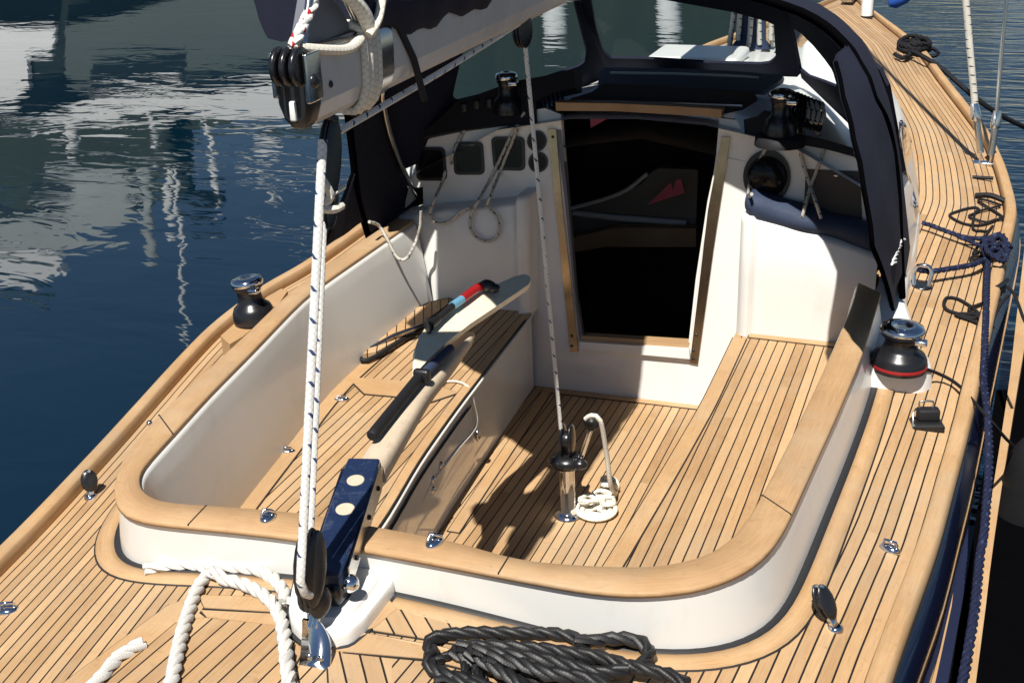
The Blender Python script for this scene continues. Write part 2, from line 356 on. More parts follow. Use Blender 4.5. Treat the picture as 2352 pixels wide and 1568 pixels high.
# ---- coaming outlines (plan points at z = ZC)
W_ = lambda *p: [onz(q, ZC)[:2] for q in p]
o_segs = [
 [V(-.930,2.36), *W_((697,642),(625,707),(555,777),(471,851),(340,972),(280,1050))],
 W_((280,1050),(265,1095),(260,1135),(269,1165),(290,1183),(321,1193)),
 W_((321,1193),(349,1198),(440.7,1206),(551,1217),(656.5,1229),(811,1254.6)),
 W_((811,1254.6),(1024.7,1293.6),(1130.8,1314.3),(1315.8,1349),(1400,1360),(1475.5,1363)),
 W_((1475.5,1363),(1602,1352),(1707,1313.5),(1763,1270),(1803,1213.7)),
 W_((1803,1213.7),(1823,1169.8),(1882.9,1038),(1926.8,942.3),(1980.6,813.8),(2024,673))]
i_segs = [
 [V(-.850,2.36), *W_((705,674),(630,752),(567,818),(471,912),(390,1004),(330.6,1064))],
 W_((330.6,1064),(318,1096),(322,1119),(334,1133),(360,1147),(404,1154.7)),
 W_((404,1154.7),(532.5,1162.5),(656.5,1172),(724,1180),(859,1206.5)),
 W_((859,1206.5),(1036.6,1240),(1108,1259),(1148,1274),(1236,1289.5),(1375.7,1299)),
 W_((1375.7,1299),(1507.7,1301.5),(1619.5,1277.6),(1679,1237.7),(1715,1197.8)),
 W_((1715,1197.8),(1747,1142),(1799,1042),(1861.6,914.7),(1919.3,788.5),(1962.6,687.5),(1969.8,648))]
NS = [26, 14, 14, 20, 14, 26]
def chain(segs):
    out = []
    for sgm, n in zip(segs, NS): out += resample(sgm, n)[:-1]
    return smooth(out+[np.array(segs[-1][-1])], 3)
CO, CI = chain(o_segs), chain(i_segs)
NC = len(CO)
def offs(path, d):
    out = []
    for i in range(len(path)):
        t = nrm(path[min(i+1, len(path)-1)]-path[max(i-1, 0)]); out.append(path[i]+d*V(t[1], -t[0]))   # right-hand side of travel
    return out
# travel: port forward -> aft -> starboard forward ; outward = right-hand side
_o1, _o2 = offs(CO, 0.), offs(CO, 1.)
BASE = smooth([a+(b-a)*(-.010+.032*abs((b-a)[0])**2) for a, b in zip(_o1, _o2)], 4)
ITOP = offs(CI, -.004)
boat = empty('sailboat', (0, 2.0, -.95), 'navy hulled sailing yacht with teak decks and an open white cockpit, tied alongside the pontoon', 'sailboat')
# ---- deck
mid = [(a+b)/2 for a, b in zip(CO, CI)]
hole = [tuple(p) for p in mid]+[(.86, 2.3), (.86, 3.5), (.78,4.2), (.50,5.6), (0, 6.0), (-.50,5.6), (-.78,4.2), (-.86, 3.5)]
def inside(x, y, poly):
    c = False; n = len(poly)
    for i in range(n):
        x1, y1 = poly[i]; x2, y2 = poly[i-1]
        if (y1 > y) != (y2 > y) and x < (x2-x1)*(y-y1)/(y2-y1)+x1: c = not c
    return c
hole_l = [(float(a), float(b)) for a, b in hole]
mb = MB(); ys = list(np.arange(-.9, 2.6, .026))+list(np.arange(2.6, 9.4, .07)); nx = 46; grid = []
for y in ys:
    l, r = hb(y, -1), hb(y, 1); row = []
    for sgn, bb in ((-1, l), (1, r)):
        for k in range(nx+1):
            t = k/nx if sgn > 0 else 1-k/nx; x = sgn*bb*t; row.append((mb.vert((x, y, zd(x, y)), (bb-abs(x)+(.0 if sgn > 0 else .0105), y)), x, y))
    grid.append(row)
for j in range(len(grid)-1):
    for i in range(2*nx+1):
        if i == nx: continue
        q = [grid[j][i], grid[j][i+1], grid[j+1][i+1], grid[j+1][i]]
        if not all(inside(p[1], p[2], hole_l) for p in q): mb.face([p[0] for p in q])
deck = mb.build('deck', M['deck'], boat)
# ---- toe rails and hull sides
def section_strip(name, sec, mat, sgn, y0=-.9, y1=9.3, n=150, uvs=None):
    mb = MB(); rings = []; uv = []
    for y in np.linspace(y0, y1, n):
        b = hb(y, sgn); k = min(1, max(.1, (9.5-y)/1.6)); z0 = zd(sgn*b, y)
        rings.append([V(sgn*max(b+dx*k, .004), y, z0+dz) for dx, dz in sec]); uv.append([(dx+dz, y) for dx, dz in sec])
    mb.loft(rings, closed=True, cap=True, uvs=uv); return mb.build(name, mat, boat)
for sgn in (-1, 1):
    section_strip('toe_rail', [(0,-.02),(.001,.016),(.003,.034),(.007,.038),(.020,.039),(.036,.038),(.043,.034),(.048,.010),(.048,-.025)], M['teak'], sgn)
for sgn in (-1, 1):
    mb = MB(); rings = []
    for y in np.linspace(-.9, 9.4, 90):
        b = hb(y, sgn); k = min(1, max(.15, (9.6-y)/2.2)); z0 = zd(sgn*b, y)
        prof_ = [(.044,-.012),(.066,-.05),(.078,-.13),(.075,-.28),(.05,-.5),(-.02,-.78),(-.20,-1.15)]
        rings.append([V(sgn*max(b+dx*k, .003), y, z0+dz) for dx, dz in prof_])
    mb.loft(rings, closed=False); mb.build('hull_side', M['hull'], boat)
mb = MB(); tr = []
for sgn in (-1, 1):
    b = hb(-.9, sgn); tr.append([V(sgn*(b+dx), -.9, dz) for dx, dz in [(.044,-.012),(.078,-.13),(.05,-.5),(-.20,-1.15)]])
mb.poly([V(0,-.9,CAM)]+tr[1]+tr[0][::-1]); mb.build('transom', M['hull'], boat)
# ---- coaming: white outer wall, inner liner and teak cap
def ring_strip(pairs, mat, name, parent=boat, uv=None, flat=False):
    mb = MB(); mb.loft(pairs, closed=False, cap=False, uvs=uv, flat=flat); return mb.build(name, mat, parent)
TOPW = offs(CO, -.008)
mb = MB(); sec = []
for i in range(NC):
    o, b = CO[i], BASE[i]; z0 = zd(b[0], b[1])-.02
    top = TOPW[i]
    sec.append([V(b[0], b[1], z0), V(*(b*.85+top*.15), z0+.05), V(*top, ZC-.014)])
mb.loft(sec, closed=False); 
coam = mb.build('coaming', M['gel'], boat)
mb = MB(); sec = []; LIP = offs(CI, -.018); LOWL = smooth(offs(CI, -.058), 2)
for i in range(NC):
    a, l = ITOP[i], LIP[i]
    sec.append([V(*(CI[i]*.55+CO[i]*.45), ZC-.015), V(*a, ZC-.015), V(*(a*.75+l*.25), ZC-.028), V(*(a*.3+l*.7), ZC-.055), V(*l, ZC-.075), V(*(LOWL[i]*.5+l*.5), .0), V(*LOWL[i], ZS), V(*LOWL[i], ZF-.02)])
LINER = LOWL
mb.loft(sec, closed=False); mb.build('cockpit_lining', M['gel'], boat)
mb = MB(); sec = []; uv = []; L = 0
for i in range(NC):
    o, a = CO[i], CI[i]; e = nrm(o-a)
    if i: L += np.linalg.norm((CO[i]+CI[i])/2-(CO[i-1]+CI[i-1])/2)
    w = np.linalg.norm(o-a)
    pts = [(0,-.013),(0,-.004),(.004,0),(w-.004,0),(w,-.004),(w,-.013)]
    sec.append([V(*(a+e*d), ZC+dz) for d, dz in pts]); uv.append([(d, L) for d, dz in pts])
mb.loft(sec, closed=True, uvs=uv); cap = mb.build('coaming_cap', M['tcap'], boat)
# black joints across the cap, seen as thin scarf lines
def cap_joint(i0, di):
    a, o = CI[i0], CO[min(NC-1, i0+di)]; t = nrm(o-a); n = V(-t[1], t[0]); mb = MB()
    mb.prism([a+n*.0017+t*.001, o+n*.0017-t*.001, o-n*.0017-t*.001, a-n*.0017+t*.001], ZC-.003, ZC+.0008); mb.build('cap_joint', M['caulk'], cap)
def near(path, px):
    q = onz(px, ZC)[:2]; return int(np.argmin([np.linalg.norm(p-q) for p in path]))
for px in ((1750,1148),(470,1170),(1180,1283),(395,1000)): 
    i = near(CI, px); j = near(CO, {1750:(1823,1170),470:(441,1206),1180:(1160,1318),395:(360,958)}[px[0]]); cap_joint(i, j-i)
# black rubber joint along the foot of the coaming, then the teak margin board
def deck_band(d0, d1, i0, i1, dz, mat, name, parent=deck, mb=None):
    a, b = smooth(offs(BASE, d0), 3), smooth(offs(BASE, d1), 3); mb = mb or MB(); rows = []; uv = []; L = 0
    for i in range(i0, i1):
        if i > i0: L += np.linalg.norm(b[i]-b[i-1])
        p, q = a[i], b[i]; m_ = (p+q)/2
        rows.append([V(*p, zd(*p)-.004), V(*p, zd(*p)+dz), V(*m_, zd(*m_)+dz), V(*q, zd(*q)+dz), V(*q, zd(*q)-.004)])
        uv.append([(0, L)]*2+[(np.linalg.norm(m_-p), L)]+[(np.linalg.norm(q-p), L)]*2)
    mb.loft(rows, closed=False, uvs=uv)
    return mb.build(name, mat, parent) if name else mb
iA, iB = near(CO, (420,900)), NC-2
deck_band(-.004, .016, iA, iB, .0055, M['gasket'], 'rubber_joint')
mb = MB(); mb.cur = 1; deck_band(.0135, .064, iA, iB, .0022, None, None, mb=mb); mb.cur = 0
deck_band(.0150, .0600, iA, iB, .0042, [M['teak'], M['caulk']], 'margin_board', mb=mb)
# ---- helper: a teak board laid flush on deck / floor / bench, with a caulked edge
def board(pts, zf, mat, name, parent, seam=.0038, lift=.0042, uvrot=0.0, base=None):
    P = [np.array(p[:2], float) for p in pts]; c = sum(P)/len(P)
    f = zf if callable(zf) else (lambda x, y: zf)
    def grow(d):
        out = []; n = len(P); ar = sum(P[i][0]*P[(i+1) % n][1]-P[(i+1) % n][0]*P[i][1] for i in range(n)); s_ = 1 if ar > 0 else -1
        for i in range(n):
            e1, e2 = nrm(P[i]-P[i-1]), nrm(P[(i+1) % n]-P[i]); n1, n2 = s_*V(e1[1], -e1[0]), s_*V(e2[1], -e2[0])
            k = max(.35, 1+np.dot(n1, n2)); out.append(P[i]+d*(n1+n2)/k)
        return out
    mb = MB(); mb.prism(grow(seam), lambda x, y: f(x, y)-.006, lambda x, y: f(x, y)+lift-.0020); nf = len(mb.f)
    cr, sr = math.cos(uvrot), math.sin(uvrot); mb.mi = [1]*nf
    mb.prism(P, lambda x, y: f(x, y)-.006, lambda x, y: f(x, y)+lift, uvf=lambda p: (p[0]*cr+p[1]*sr, -p[0]*sr+p[1]*cr)); return mb.build(name, [mat, M['caulk']], parent)
dk = lambda *p: [ond(q) for q in p]
# ---- rudder pedestal (white moulding running aft from the coaming)
ped_px = [(690,1313),(667,1400),(663,1432),(668,1455),(690,1478),(722,1489),(775,1493),(806,1487),(838,1466),(880,1402),(905,1368),(925,1350),(905,1300)]
ped = [q[:2] for q in dk(*ped_px)]
mb = MB(); pc = sum(ped)/len(ped); rings = []
pr_ = resample(smooth(ped+[ped[0]], 1), 60)[:-1]
for k, dz in ((1.0,-.02),(1.0,.030),(.985,.040),(.95,.046),(.80,.048),(.74,.054),(.70,.060)):
    rings.append([V(*(pc+(p-pc)*k), zd(*p)*.4+.4*zd(*pc)+.012+dz) for p in pr_])
mb.loft(rings); mb.build('rudder_pedestal', M['gel'], boat)
pg = MB(); pg.prism([pc+(p-pc)*1.09 for p in pr_], -.01, lambda x, y: zd(x, y)+.0055); pg.build('rubber_joint', M['gasket'], boat)
# teak pieces of the aft deck
aft = lambda x, y: zd(x, y)
G_ = lambda *p: [q[:2] for q in dk(*p)]
hatch_poly = G_((234,1580),(404,1433.5),(470,1421),(640,1440),(668,1470),(690,1600),(640,1680),(200,1660))
board(hatch_poly, aft, M['hatchteak'], 'aft_deck_planking', deck, uvrot=-.12)
board(G_((130,1584),(385.6,1394),(404,1433),(225,1584)), aft, M['teak'], 'hatch_margin_board', deck, lift=.0055)
board(G_((385.6,1394),(452,1370),(468,1399),(458,1412),(470,1421),(404,1433)), aft, M['teak'], 'hatch_corner_board', deck, lift=.0056)
board(G_((456,1370),(648,1376),(655,1410),(470,1399)), aft, M['teak'], 'hatch_margin_board', deck, lift=.0057)
board(G_((462,1405),(655,1415),(662,1443),(476,1421)), aft, M['teak'], 'hatch_margin_board', deck, lift=.0058)
rp = G_((752,1500),(836,1460),(1300,1560),(1500,1640),(1100,1760),(760,1640))
board(rp, aft, M['hatchteak'], 'aft_deck_planking', deck, uvrot=.62)
board(G_((836,1457),(1010,1489),(1240,1545),(1225,1580),(980,1516),(756,1497)), aft, M['teak'], 'cross_board', deck, lift=.0056)
nib = G_((893,1378),(916,1402),(1060,1437),(1190,1475),(1090,1487),(845,1448))
board(nib, aft, M['hatchteak'], 'aft_deck_planking', deck, lift=.0050, uvrot=.75)
board(G_((889,1376),(912,1402),(862,1444),(845,1450),(838,1450)), aft, M['teak'], 'nib_board', deck, lift=.0059)
# ---- cockpit floor, benches
def zin(i): return LINER[i]
mb = MB(); mb.prism([(-.42,.27),(.45,.27),(.45,2.40),(-.42,2.40)], ZF-.02, ZF); floor = mb.build('cockpit_floor', M['floor'], boat)
board([(-.352,2.352),(.40,2.366),(.40,2.394),(-.352,2.385)], ZF, M['teak'], 'floor_end_board', floor, uvrot=math.pi/2)
board([(-.300,1.30),(-.262,1.30),(-.312,2.352),(-.349,2.352)], ZF, M['teak'], 'floor_margin_board', floor)
P_in = [V(-.232,.27), V(-.266,.831), V(-.314,1.152), V(-.343,1.50), V(-.366,1.895), V(-.391,2.39)]
S_in = [V(.335,.27), V(.367,.79), V(.388,1.3), V(.401,1.752), V(.397,2.10), V(.393,2.39)]
def side_outer(sgn):
    pts = [p for p in LINER if p[0]*sgn > 0 and .30 < p[1] < 2.37]; pts = sorted(pts, key=lambda p: p[1])
    pts = [p+V(sgn*.006, 0) for p in pts if abs(p[0]) > .56]
    if sgn > 0: pts = pts+[V(.835, 2.39)]
    return pts
def bench(inner, sgn, lbl):
    out = side_outer(sgn); inn = smooth(resample(inner, 30), 2); e = empty('bench', (inner[2][0], inner[2][1], ZS)); e.parent = boat
    e.location = Vector((V(inner[2][0], inner[2][1], ZS)-V(0,2.0,-.95))*S)
    poly = inn+out[::-1]
    mb = MB(); mb.prism(poly, ZS-.016, ZS); top = mb.build('bench_top', M['seat'], e)
    mb = MB(); rows = [[V(p[0]+sgn*.003, p[1], ZS-.014), V(p[0]+sgn*.006, p[1], ZS-.05), V(p[0]+sgn*.004, p[1], ZF-.01)] for p in inn]
    mb.loft(rows, closed=False); fr = mb.build('bench_front', M['gelgloss'], e)
    return e, top, fr, inn, out
pb, pb_top, pb_front, pin, pout = bench(P_in, -1, '')
sb, sb_top, sb_front, sin_, sout = bench(S_in, 1, '')
def edge_board(path, w, sgn, z, name, parent, y0, y1, mat=None):
    P = [p for p in path if y0 <= p[1] <= y1]; Q = [p+V(sgn*w, 0) for p in P]
    return board(list(P)+list(Q)[::-1], z, mat or M['teak'], name, parent)
edge_board(sin_, .046, 1, ZS, 'bench_margin_board', sb, .3, 2.37)
edge_board(pin, .030, -1, ZS, 'bench_margin_board', pb, .3, 2.30)
edge_board(pout, .052, 1, ZS, 'bench_margin_board', pb, .45, 1.84)
board([(.445,2.335),(.80,2.325),(.80,2.360),(.445,2.368)], ZS, M['teak'], 'bench_end_board', sb, uvrot=math.pi/2)
sz = lambda *p: [onz(q, ZS)[:2] for q in p]
board(sz((800,870),(850,871),(1000,885),(1050,905),(990,925),(905,912),(837,906)), ZS, M['teak'], 'bench_hatch_board', pb, lift=.0055, uvrot=math.pi/2)
# locker door in the port bench front: a thin raised panel with a dark joint round it
def front_pt(y, z, off):
    i = min(range(len(pin)), key=lambda k: abs(pin[k][1]-y)); p, t = pin[i], nrm(pin[min(i+1, len(pin)-1)]-pin[max(i-1, 0)])
    x = float(np.interp(y, [q[1] for q in pin], [q[0] for q in pin])); return V(x+off*t[1]-.003, y-off*t[0], z)
for nm, a_, b_, c_, d_, of_, mt in (('door_joint', .86, 1.66, -.185, -.415, .0035, M['caulk']), ('locker_door', .864, 1.656, -.189, -.411, .0065, M['gelgloss'])):
    mb = MB(); mb.loft([[front_pt(y, c_, of_) for y in np.linspace(a_, b_, 24)], [front_pt(y, d_, of_) for y in np.linspace(a_, b_, 24)]], closed=False); mb.build(nm, mt, pb)
# thin white edge trim along the port bench front
mb = MB(); mb.tube([V(p[0]+.004, p[1], ZS-.012) for p in pin if p[1] > .6], .0045, 6); mb.build('edge_trim', M['gel'], pb)
# ---- bulkhead with companionway
BN = nrm(V(0, -1, .11)); BO = V(0, 2.40, -.453)
def onb(p, off=0.): return onpl(p, BO+BN*off, BN)
def ipx(x, z):
    d = np.array([x, 2.40+.11*(z+.453), z])-C; q = R@d; return (W/2+F*q[0]/q[2], H/2-F*q[1]/q[2])
def slab(px, off, th, mat, name, parent, hole=None):
    """flat plate on the bulkhead plane from a pixel outline, `off` proud, `th` thick"""
    top = [onb(p, off) for p in px]; bot = [q-BN*th for q in top]; mb = MB(); n = len(top)
    mb.poly(top); mb.poly(bot[::-1])
    for i in range(n):
        k = (i+1) % n; mb.poly([bot[i], bot[k], top[k], top[i]])
    return mb.build(name, mat, parent)
open_px = zz('L',(262,178),(1128,196),(1110,400),(1068,700),(1004,1060),(977,1300),(962,1432),(366,1402),(350,1250),(325,950),(296,600),(272,330))
bk = boat
TLo, TRo, BRo, BLo = open_px[0], open_px[1], open_px[6], open_px[7]
left_px = [(1230,900)]+[ipx(-.5,-.46), ipx(-.82,-.2), ipx(-.86,.15), ipx(-.86,.30)]+zz('B',(985,1200),(1040,930),(1075,910),(1150,880),(1330,840),(1500,815),(1700,800),(1830,790),(1840,700),(1905,690))+[TLo]+[open_px[11],open_px[10],open_px[9],open_px[8],BLo]
slab(left_px, 0, .03, M['gel'], 'bulkhead_panel', bk)
right_px = [(1612,945),BRo,open_px[5],open_px[4],open_px[3],open_px[2],TRo]+zz('C',(1285,765),(1320,820),(1345,855),(1500,885),(1700,912),(1860,950),(2040,1000),(2250,1060))[:-1]+[ipx(.845,.44), ipx(.845,.0), ipx(.80,-.2), ipx(.5,-.46)]
slab(right_px, 0, .03, M['gel'], 'bulkhead_panel', bk)
slab([(1225,960),(1230,899),BLo,BRo,(1612,944),(1600,1000)], 0.0, .03, M['gel'], 'bulkhead_panel', bk)
# moulded sill lip, teak sill, stainless tracks
slab(zz('L',(362,1418),(962,1458),(966,1512),(366,1458)), .022, .04, M['gel'], 'sill_lip', bk)
slab(zz('L',(380,1385),(965,1422),(958,1460),(362,1412)), .006, .05, M['tcap'], 'teak_sill', bk)
slab(zz('L',(190,255),(236,258),(262,600),(300,950),(335,1250),(356,1472),(313,1474),(285,1200),(245,800),(212,480)), .010, .010, M['track'], 'track', bk)
slab(zz('L',(1140,300),(1186,302),(1157,510),(1098,900),(1050,1250),(1010,1540),(966,1532),(1012,1150),(1065,700),(1108,470)), .010, .010, M['track'], 'track', bk)
for px in zz('L',(322,1385),(322,1440),(985,1465),(985,1510),(1000,1380),(218,300)):
    mb = MB(); q = onb(px, .011); mb.lathe([(.006,0),(.005,.002),(.0,.0025)], q, BN, 10); mb.build('screw', M['black'], bk)
slab(zz('L',(236,262),(262,262),(300,640),(345,1180),(385,1400),(362,1404),(330,1120),(280,620)), .004, .03, M['hood'], 'jamb', bk)
slab(zz('L',(1131,300),(1141,300),(1107,500),(1077,650),(1012,1080),(969,1450),(957,1446),(998,1080),(1063,650),(1095,500)), .003, .03, M['gel'], 'jamb', bk)
# cabin seen through the companionway: a dark lined interior with a few pale panels
mb = MB()
cx_ = [(-.62,-.85),(-.62,.30),(-.42,.46),(0,.53),(.42,.46),(.62,.30),(.62,-.85)]; ra = [[V(x, y, z) for x, z in cx_] for y in (2.50, 3.3, 3.8)]
mb.loft(ra, closed=True, cap=False, flat=True); mb.poly(ra[-1])
cab = mb.build('cabin', M['cabin'], boat)
cp = [ony(p, 3.3) for p in zz('L',(250,700),(330,690),(520,640),(700,560),(760,490),(800,470),(1010,480),(1000,800),(560,790),(330,850))]
mb = MB(); mb.loft([cp, [p+V(0,.05,0) for p in cp]], flat=True); mb.build('bunk_panel', M['cabinw'], cab)
cp = [ony(p, 3.2) for p in zz('L',(320,850),(560,795),(1000,800),(1000,900),(500,900),(340,930))]
mb = MB(); mb.loft([cp, [p+V(0,.05,0) for p in cp]], flat=True); mb.build('bunk_front', M['tdark'], cab)
mb = MB(); mb.tube(dense([ony(p, 3.26) for p in zz('L',(310,690),(480,645),(620,590),(735,500))], .03), .010, 6); mb.build('handrail', M['sail'], cab)
mb = MB(); mb.tube([ony(p, 3.28) for p in zz('L',(330,715),(560,740),(950,770))], .014, 6); mb.build('bunk_fiddle', M['sail'], cab)
# instruments
ins = [zz('B',(1075,940),(1262,940),(1278,1152),(1085,1152)), zz('B',(1320,905),(1505,905),(1517,1115),(1323,1115)), zz('B',(1557,872),(1770,872),(1775,1090),(1577,1085))]
def rounded(px, r=.18, n=4):
    out = []; m = len(px)
    for i in range(m):
        p, a, b = np.array(px[i]), np.array(px[i-1]), np.array(px[(i+1) % m])
        s_, e_ = p+(a-p)*r, p+(b-p)*r
        for k in range(n+1): t = k/n; out.append((1-t)**2*s_+2*t*(1-t)*p+t*t*e_)
    return [tuple(o) for o in out]
for k, px in enumerate(ins):
    d = slab(rounded(px), .008, .010, M['plastic'], 'instrument_display', bk)
    c = np.mean(px, axis=0); inn = [tuple(c+(np.array(p)-c)*.82) for p in px]
    slab(rounded(inn), .0092, .004, M['acrylic'], 'display_glass', d)
    if k == 1: slab([tuple(c+(np.array(p))) for p in ((-16,-32),(14,-33),(14,-29),(-16,-28))], .0095, .002, M['hood'], 'display_marking', d)
def ellipse_px(c, rx, ry, n=36): return [(c[0]+rx*math.cos(2*math.pi*k/n), c[1]+ry*math.sin(2*math.pi*k/n)) for k in range(n)]
for p in zz('B',(1850,900),(1858,1035)):
    g = slab(ellipse_px(p, 22, 24), .008, .010, M['plastic'], 'round_gauge', bk); slab(ellipse_px(p, 18, 19.5), .0092, .003, M['acrylic'], 'gauge_glass', g)
cc = zz('C',(1487,1128))[0]
g = slab(ellipse_px(cc, 54.5, 62), .010, .012, M['plastic'], 'steering_compass', bk)
mb = MB(); q = onb(cc, .008); mb.ball(q, (.073,.038,.073), 20, None); mb.build('compass_dome', M['acrylic'], g)
slab(zz('C',(1735,1078),(2080,1092),(2095,1400),(1720,1385)), .004, .006, M['cabin'], 'side_pocket', bk)
mb = MB(); q = onb(zz('C',(1930,1120))[0], .006); mb.ball(q, (.012,.005,.006), 10); mb.build('pocket_stud', M['steel'], bk)
# corner mouldings either side of the companionway (raised ends of the cockpit)
FN = nrm(V(0, -1, .05)); FO = V(0, 2.365, ZS)
def onf(p, off=0.): return onpl(p, FO+FN*off, FN)
def corner(top_px, x_in, sgn, name):
    """block rising from the bench; its aft face curves round at the inboard edge"""
    top = [onf(p) for p in top_px]; top = sorted(top, key=lambda p: abs(p[0])); mb = MB(); rows = []
    r = .045
    def column(x, y, z): return [V(x, y+.14, z+.004), V(x, y+.03, z+.004), V(x, y+.008, z-.004), V(x, y, z-.016), V(x, y-.012, (z+ZS)/2), V(x, y-.018, ZS-.01)]
    z_in = top[0][2]
    for k in range(7):
        a = math.pi/2*k/6; rows.append(column(x_in+sgn*(r-r*math.cos(a)), 2.36+r-r*math.sin(a)-.0, z_in))
    rows[0] = [p+V(0, .10, 0) if i > 1 else p for i, p in enumerate(rows[0])]
    for p in smooth(resample(top, 26), 2):
        if abs(p[0]) > abs(x_in)+r: rows.append(column(p[0], p[1], p[2]))
    mb.loft(rows, closed=False); return mb.build(name, M['gel'], boat)
corner(zz('F',(268,75),(420,105),(700,180),(1000,275),(1150,330)), .392, 1, 'corner_moulding')
corner(zz('E',(1300,205),(1180,255),(900,280),(620,305),(415,350)), -.385, -1, 'corner_moulding')
# ================================================================ coachroof, hatch
side_px = zz('D',(600,400),(690,560),(770,760),(820,880),(860,1020),(890,1230),(905,1430))+zz('F',(1415,0),(1420,150),(1395,370),(1365,460),(1310,660))
sb_base = sorted([ond(p) for p in side_px], key=lambda p: p[1])
rf_tab = [(p[1], p[0]) for p in sb_base if p[1] > 2.6 and p[1] < 6.2]+[(6.35,.42),(6.6,.25)]
RY = np.linspace(2.46, 6.5, 60); RX = np.interp(RY, [a for a, b in rf_tab], [b for a, b in rf_tab]); RX[:4] = RX[4]
for _ in range(4): RX[1:-1] = (RX[:-2]+2*RX[1:-1]+RX[2:])/4
def roof_h(y): return np.interp(y, [2.4, 3.2, 4.2, 5.0, 5.8, 6.5], [.61, .60, .52, .44, .27, .10])
mb = MB(); rings = []
for y, x in zip(RY, RX):
    h = roof_h(y); e = .60*h-.015; r = []
    k = min(1., x/.5)
    half = [(x+.004, zd(x, y)-.03), (x-.004, zd(x, y)+.02), (x-.045*k, e*.72), (x-.070*k, e*.93), (x-.095*k, e+.012), (x-.16*k, e+.045), (x*.55, e+(h-e)*.75), (x*.25, e+(h-e)*.96), (0, h)]
    rings.append([V(-a, y, b) for a, b in half]+[V(a, y, b) for a, b in half[-2::-1]])
mb.loft(rings, closed=False); fr = rings[-1]
mb.build('coachroof', M['gel'], boat)
# white flank between the coaming and the deck, carrying the dodger foot, and winch pads
flank = [q[:2] for q in dk(*zz('F',(1040,1163),(1200,1182),(1420,1204),(1490,1172),(1503,1120),(1470,1065),(1420,1020),(1395,900),(1330,700),(1365,460),(1395,370),(1420,150)))]
fl_in = [q[:2] for q in dk((2075,420))]+[V(.88, 2.9), V(.87, 2.1)]+[V(*p)+V(-.02,0) for p in CO[::-1] if p[0] > .5 and onz((1985,905), .1)[1] < p[1] < 2.1]
mb = MB(); poly = resample(flank+[fl_in[0]], 60)
poly2 = poly+fl_in[1:]
cen = sum(poly2)/len(poly2)
def shrink(d): 
    out = []
    for i, p in enumerate(poly2):
        if i < len(poly): t = nrm(poly2[min(i+1, len(poly)-1)]-poly2[max(i-1, 0)]); out.append(p+d*V(-t[1], t[0]))
        else: out.append(p)
    return out
mb.loft([[V(*p, zd(*p)-.02) for p in shrink(0)], [V(*p, zd(*p)+.045) for p in shrink(.006)], [V(*p, zd(*p)+.060) for p in shrink(.012)], [V(*p, zd(*p)+.066) for p in shrink(.022)]])
mb.build('winch_plinth', M['gel'], boat)
# brown side window with bright frame, on the coachroof side
wpx = zz('D',(768,775),(800,830),(845,930),(872,1050),(886,1180),(890,1340),(872,1330),(840,1220),(810,1120),(782,980),(770,880))
def onside(p, dx=0.):
    lo = None
    for y in np.linspace(2.3, 6, 400):
        q = ony(p, y); x = float(np.interp(y, RY, RX)); e = .60*roof_h(y)-.015
        t = min(1, max(0, (q[2]-zd(x, y))/max(.05, e*.93-zd(x, y)))); xs = x-.004-.066*t+dx
        s_ = q[0]-xs
        if lo is not None and lo[0]*s_ <= 0: return q
        lo = (s_, q)
    return q
wp = [onside(p) for p in wpx]
mb = MB(); mb.loft([[p+V(-.004,0,0) for p in wp], [p+V(.004,0,0) for p in wp]], flat=True); mb.build('cabin_window', M['wwood'], boat)
mb = MB(); mb.tube(dense([p+V(.004,0,0) for p in wp]+[wp[0]+V(.004,0,0)], .05), .006, 6); mb.build('window_frame', M['chrome'], boat)
hp = [onside(p)+V(.012,0,.01) for p in zz('D',(648,590),(662,640),(680,720),(692,785))]
mb = MB(); mb.tube([hp[0]-V(.03,0,0)]+dense(hp, .05)+[hp[-1]-V(.03,0,0)], .011, 8); mb.build('grab_rail', M['steel'], boat)
# companion hatch: teak front beam, smoked sliding lid, grey hood with a bright strip
def yslab(px, y, th, mat, name, parent, rake=0.0):
    n_ = nrm(V(0, -1, rake)); o_ = V(0, y, .6); top = [onpl(p, o_, n_) for p in px]; mb = MB(); mb.loft([[p-n_*th for p in top], top], flat=True); return mb.build(name, mat, parent)
yslab(zz('L',(232,112),(560,118),(900,134),(1143,150),(1138,196),(900,180),(560,160),(236,158)), 2.47, .05, M['tdark'], 'hatch_beam', boat)
yslab(zz('L',(170,165),(330,85),(430,55),(500,8),(1320,52),(1330,80),(1250,130),(1150,152),(900,134),(560,118),(240,112)), 2.56, .03, M['hatch'], 'sliding_hatch', boat, .9)
yslab(zz('L',(500,98),(900,112),(1250,125),(1250,133),(900,121),(500,106)), 2.5, .012, M['steel'], 'hatch_rail', boat, .5)
yslab(zz('C',(450,430),(900,436),(1300,455),(1590,480),(1583,505),(1460,582),(900,560),(412,566),(416,462)), 3.02, .05, M['hood'], 'hatch_hood', boat, .55)
yslab(zz('C',(490,455),(900,462),(1300,476),(1436,488),(1436,497),(1300,490),(900,474),(490,468)), 3.0, .012, M['gel'], 'hood_strip', boat, .55)
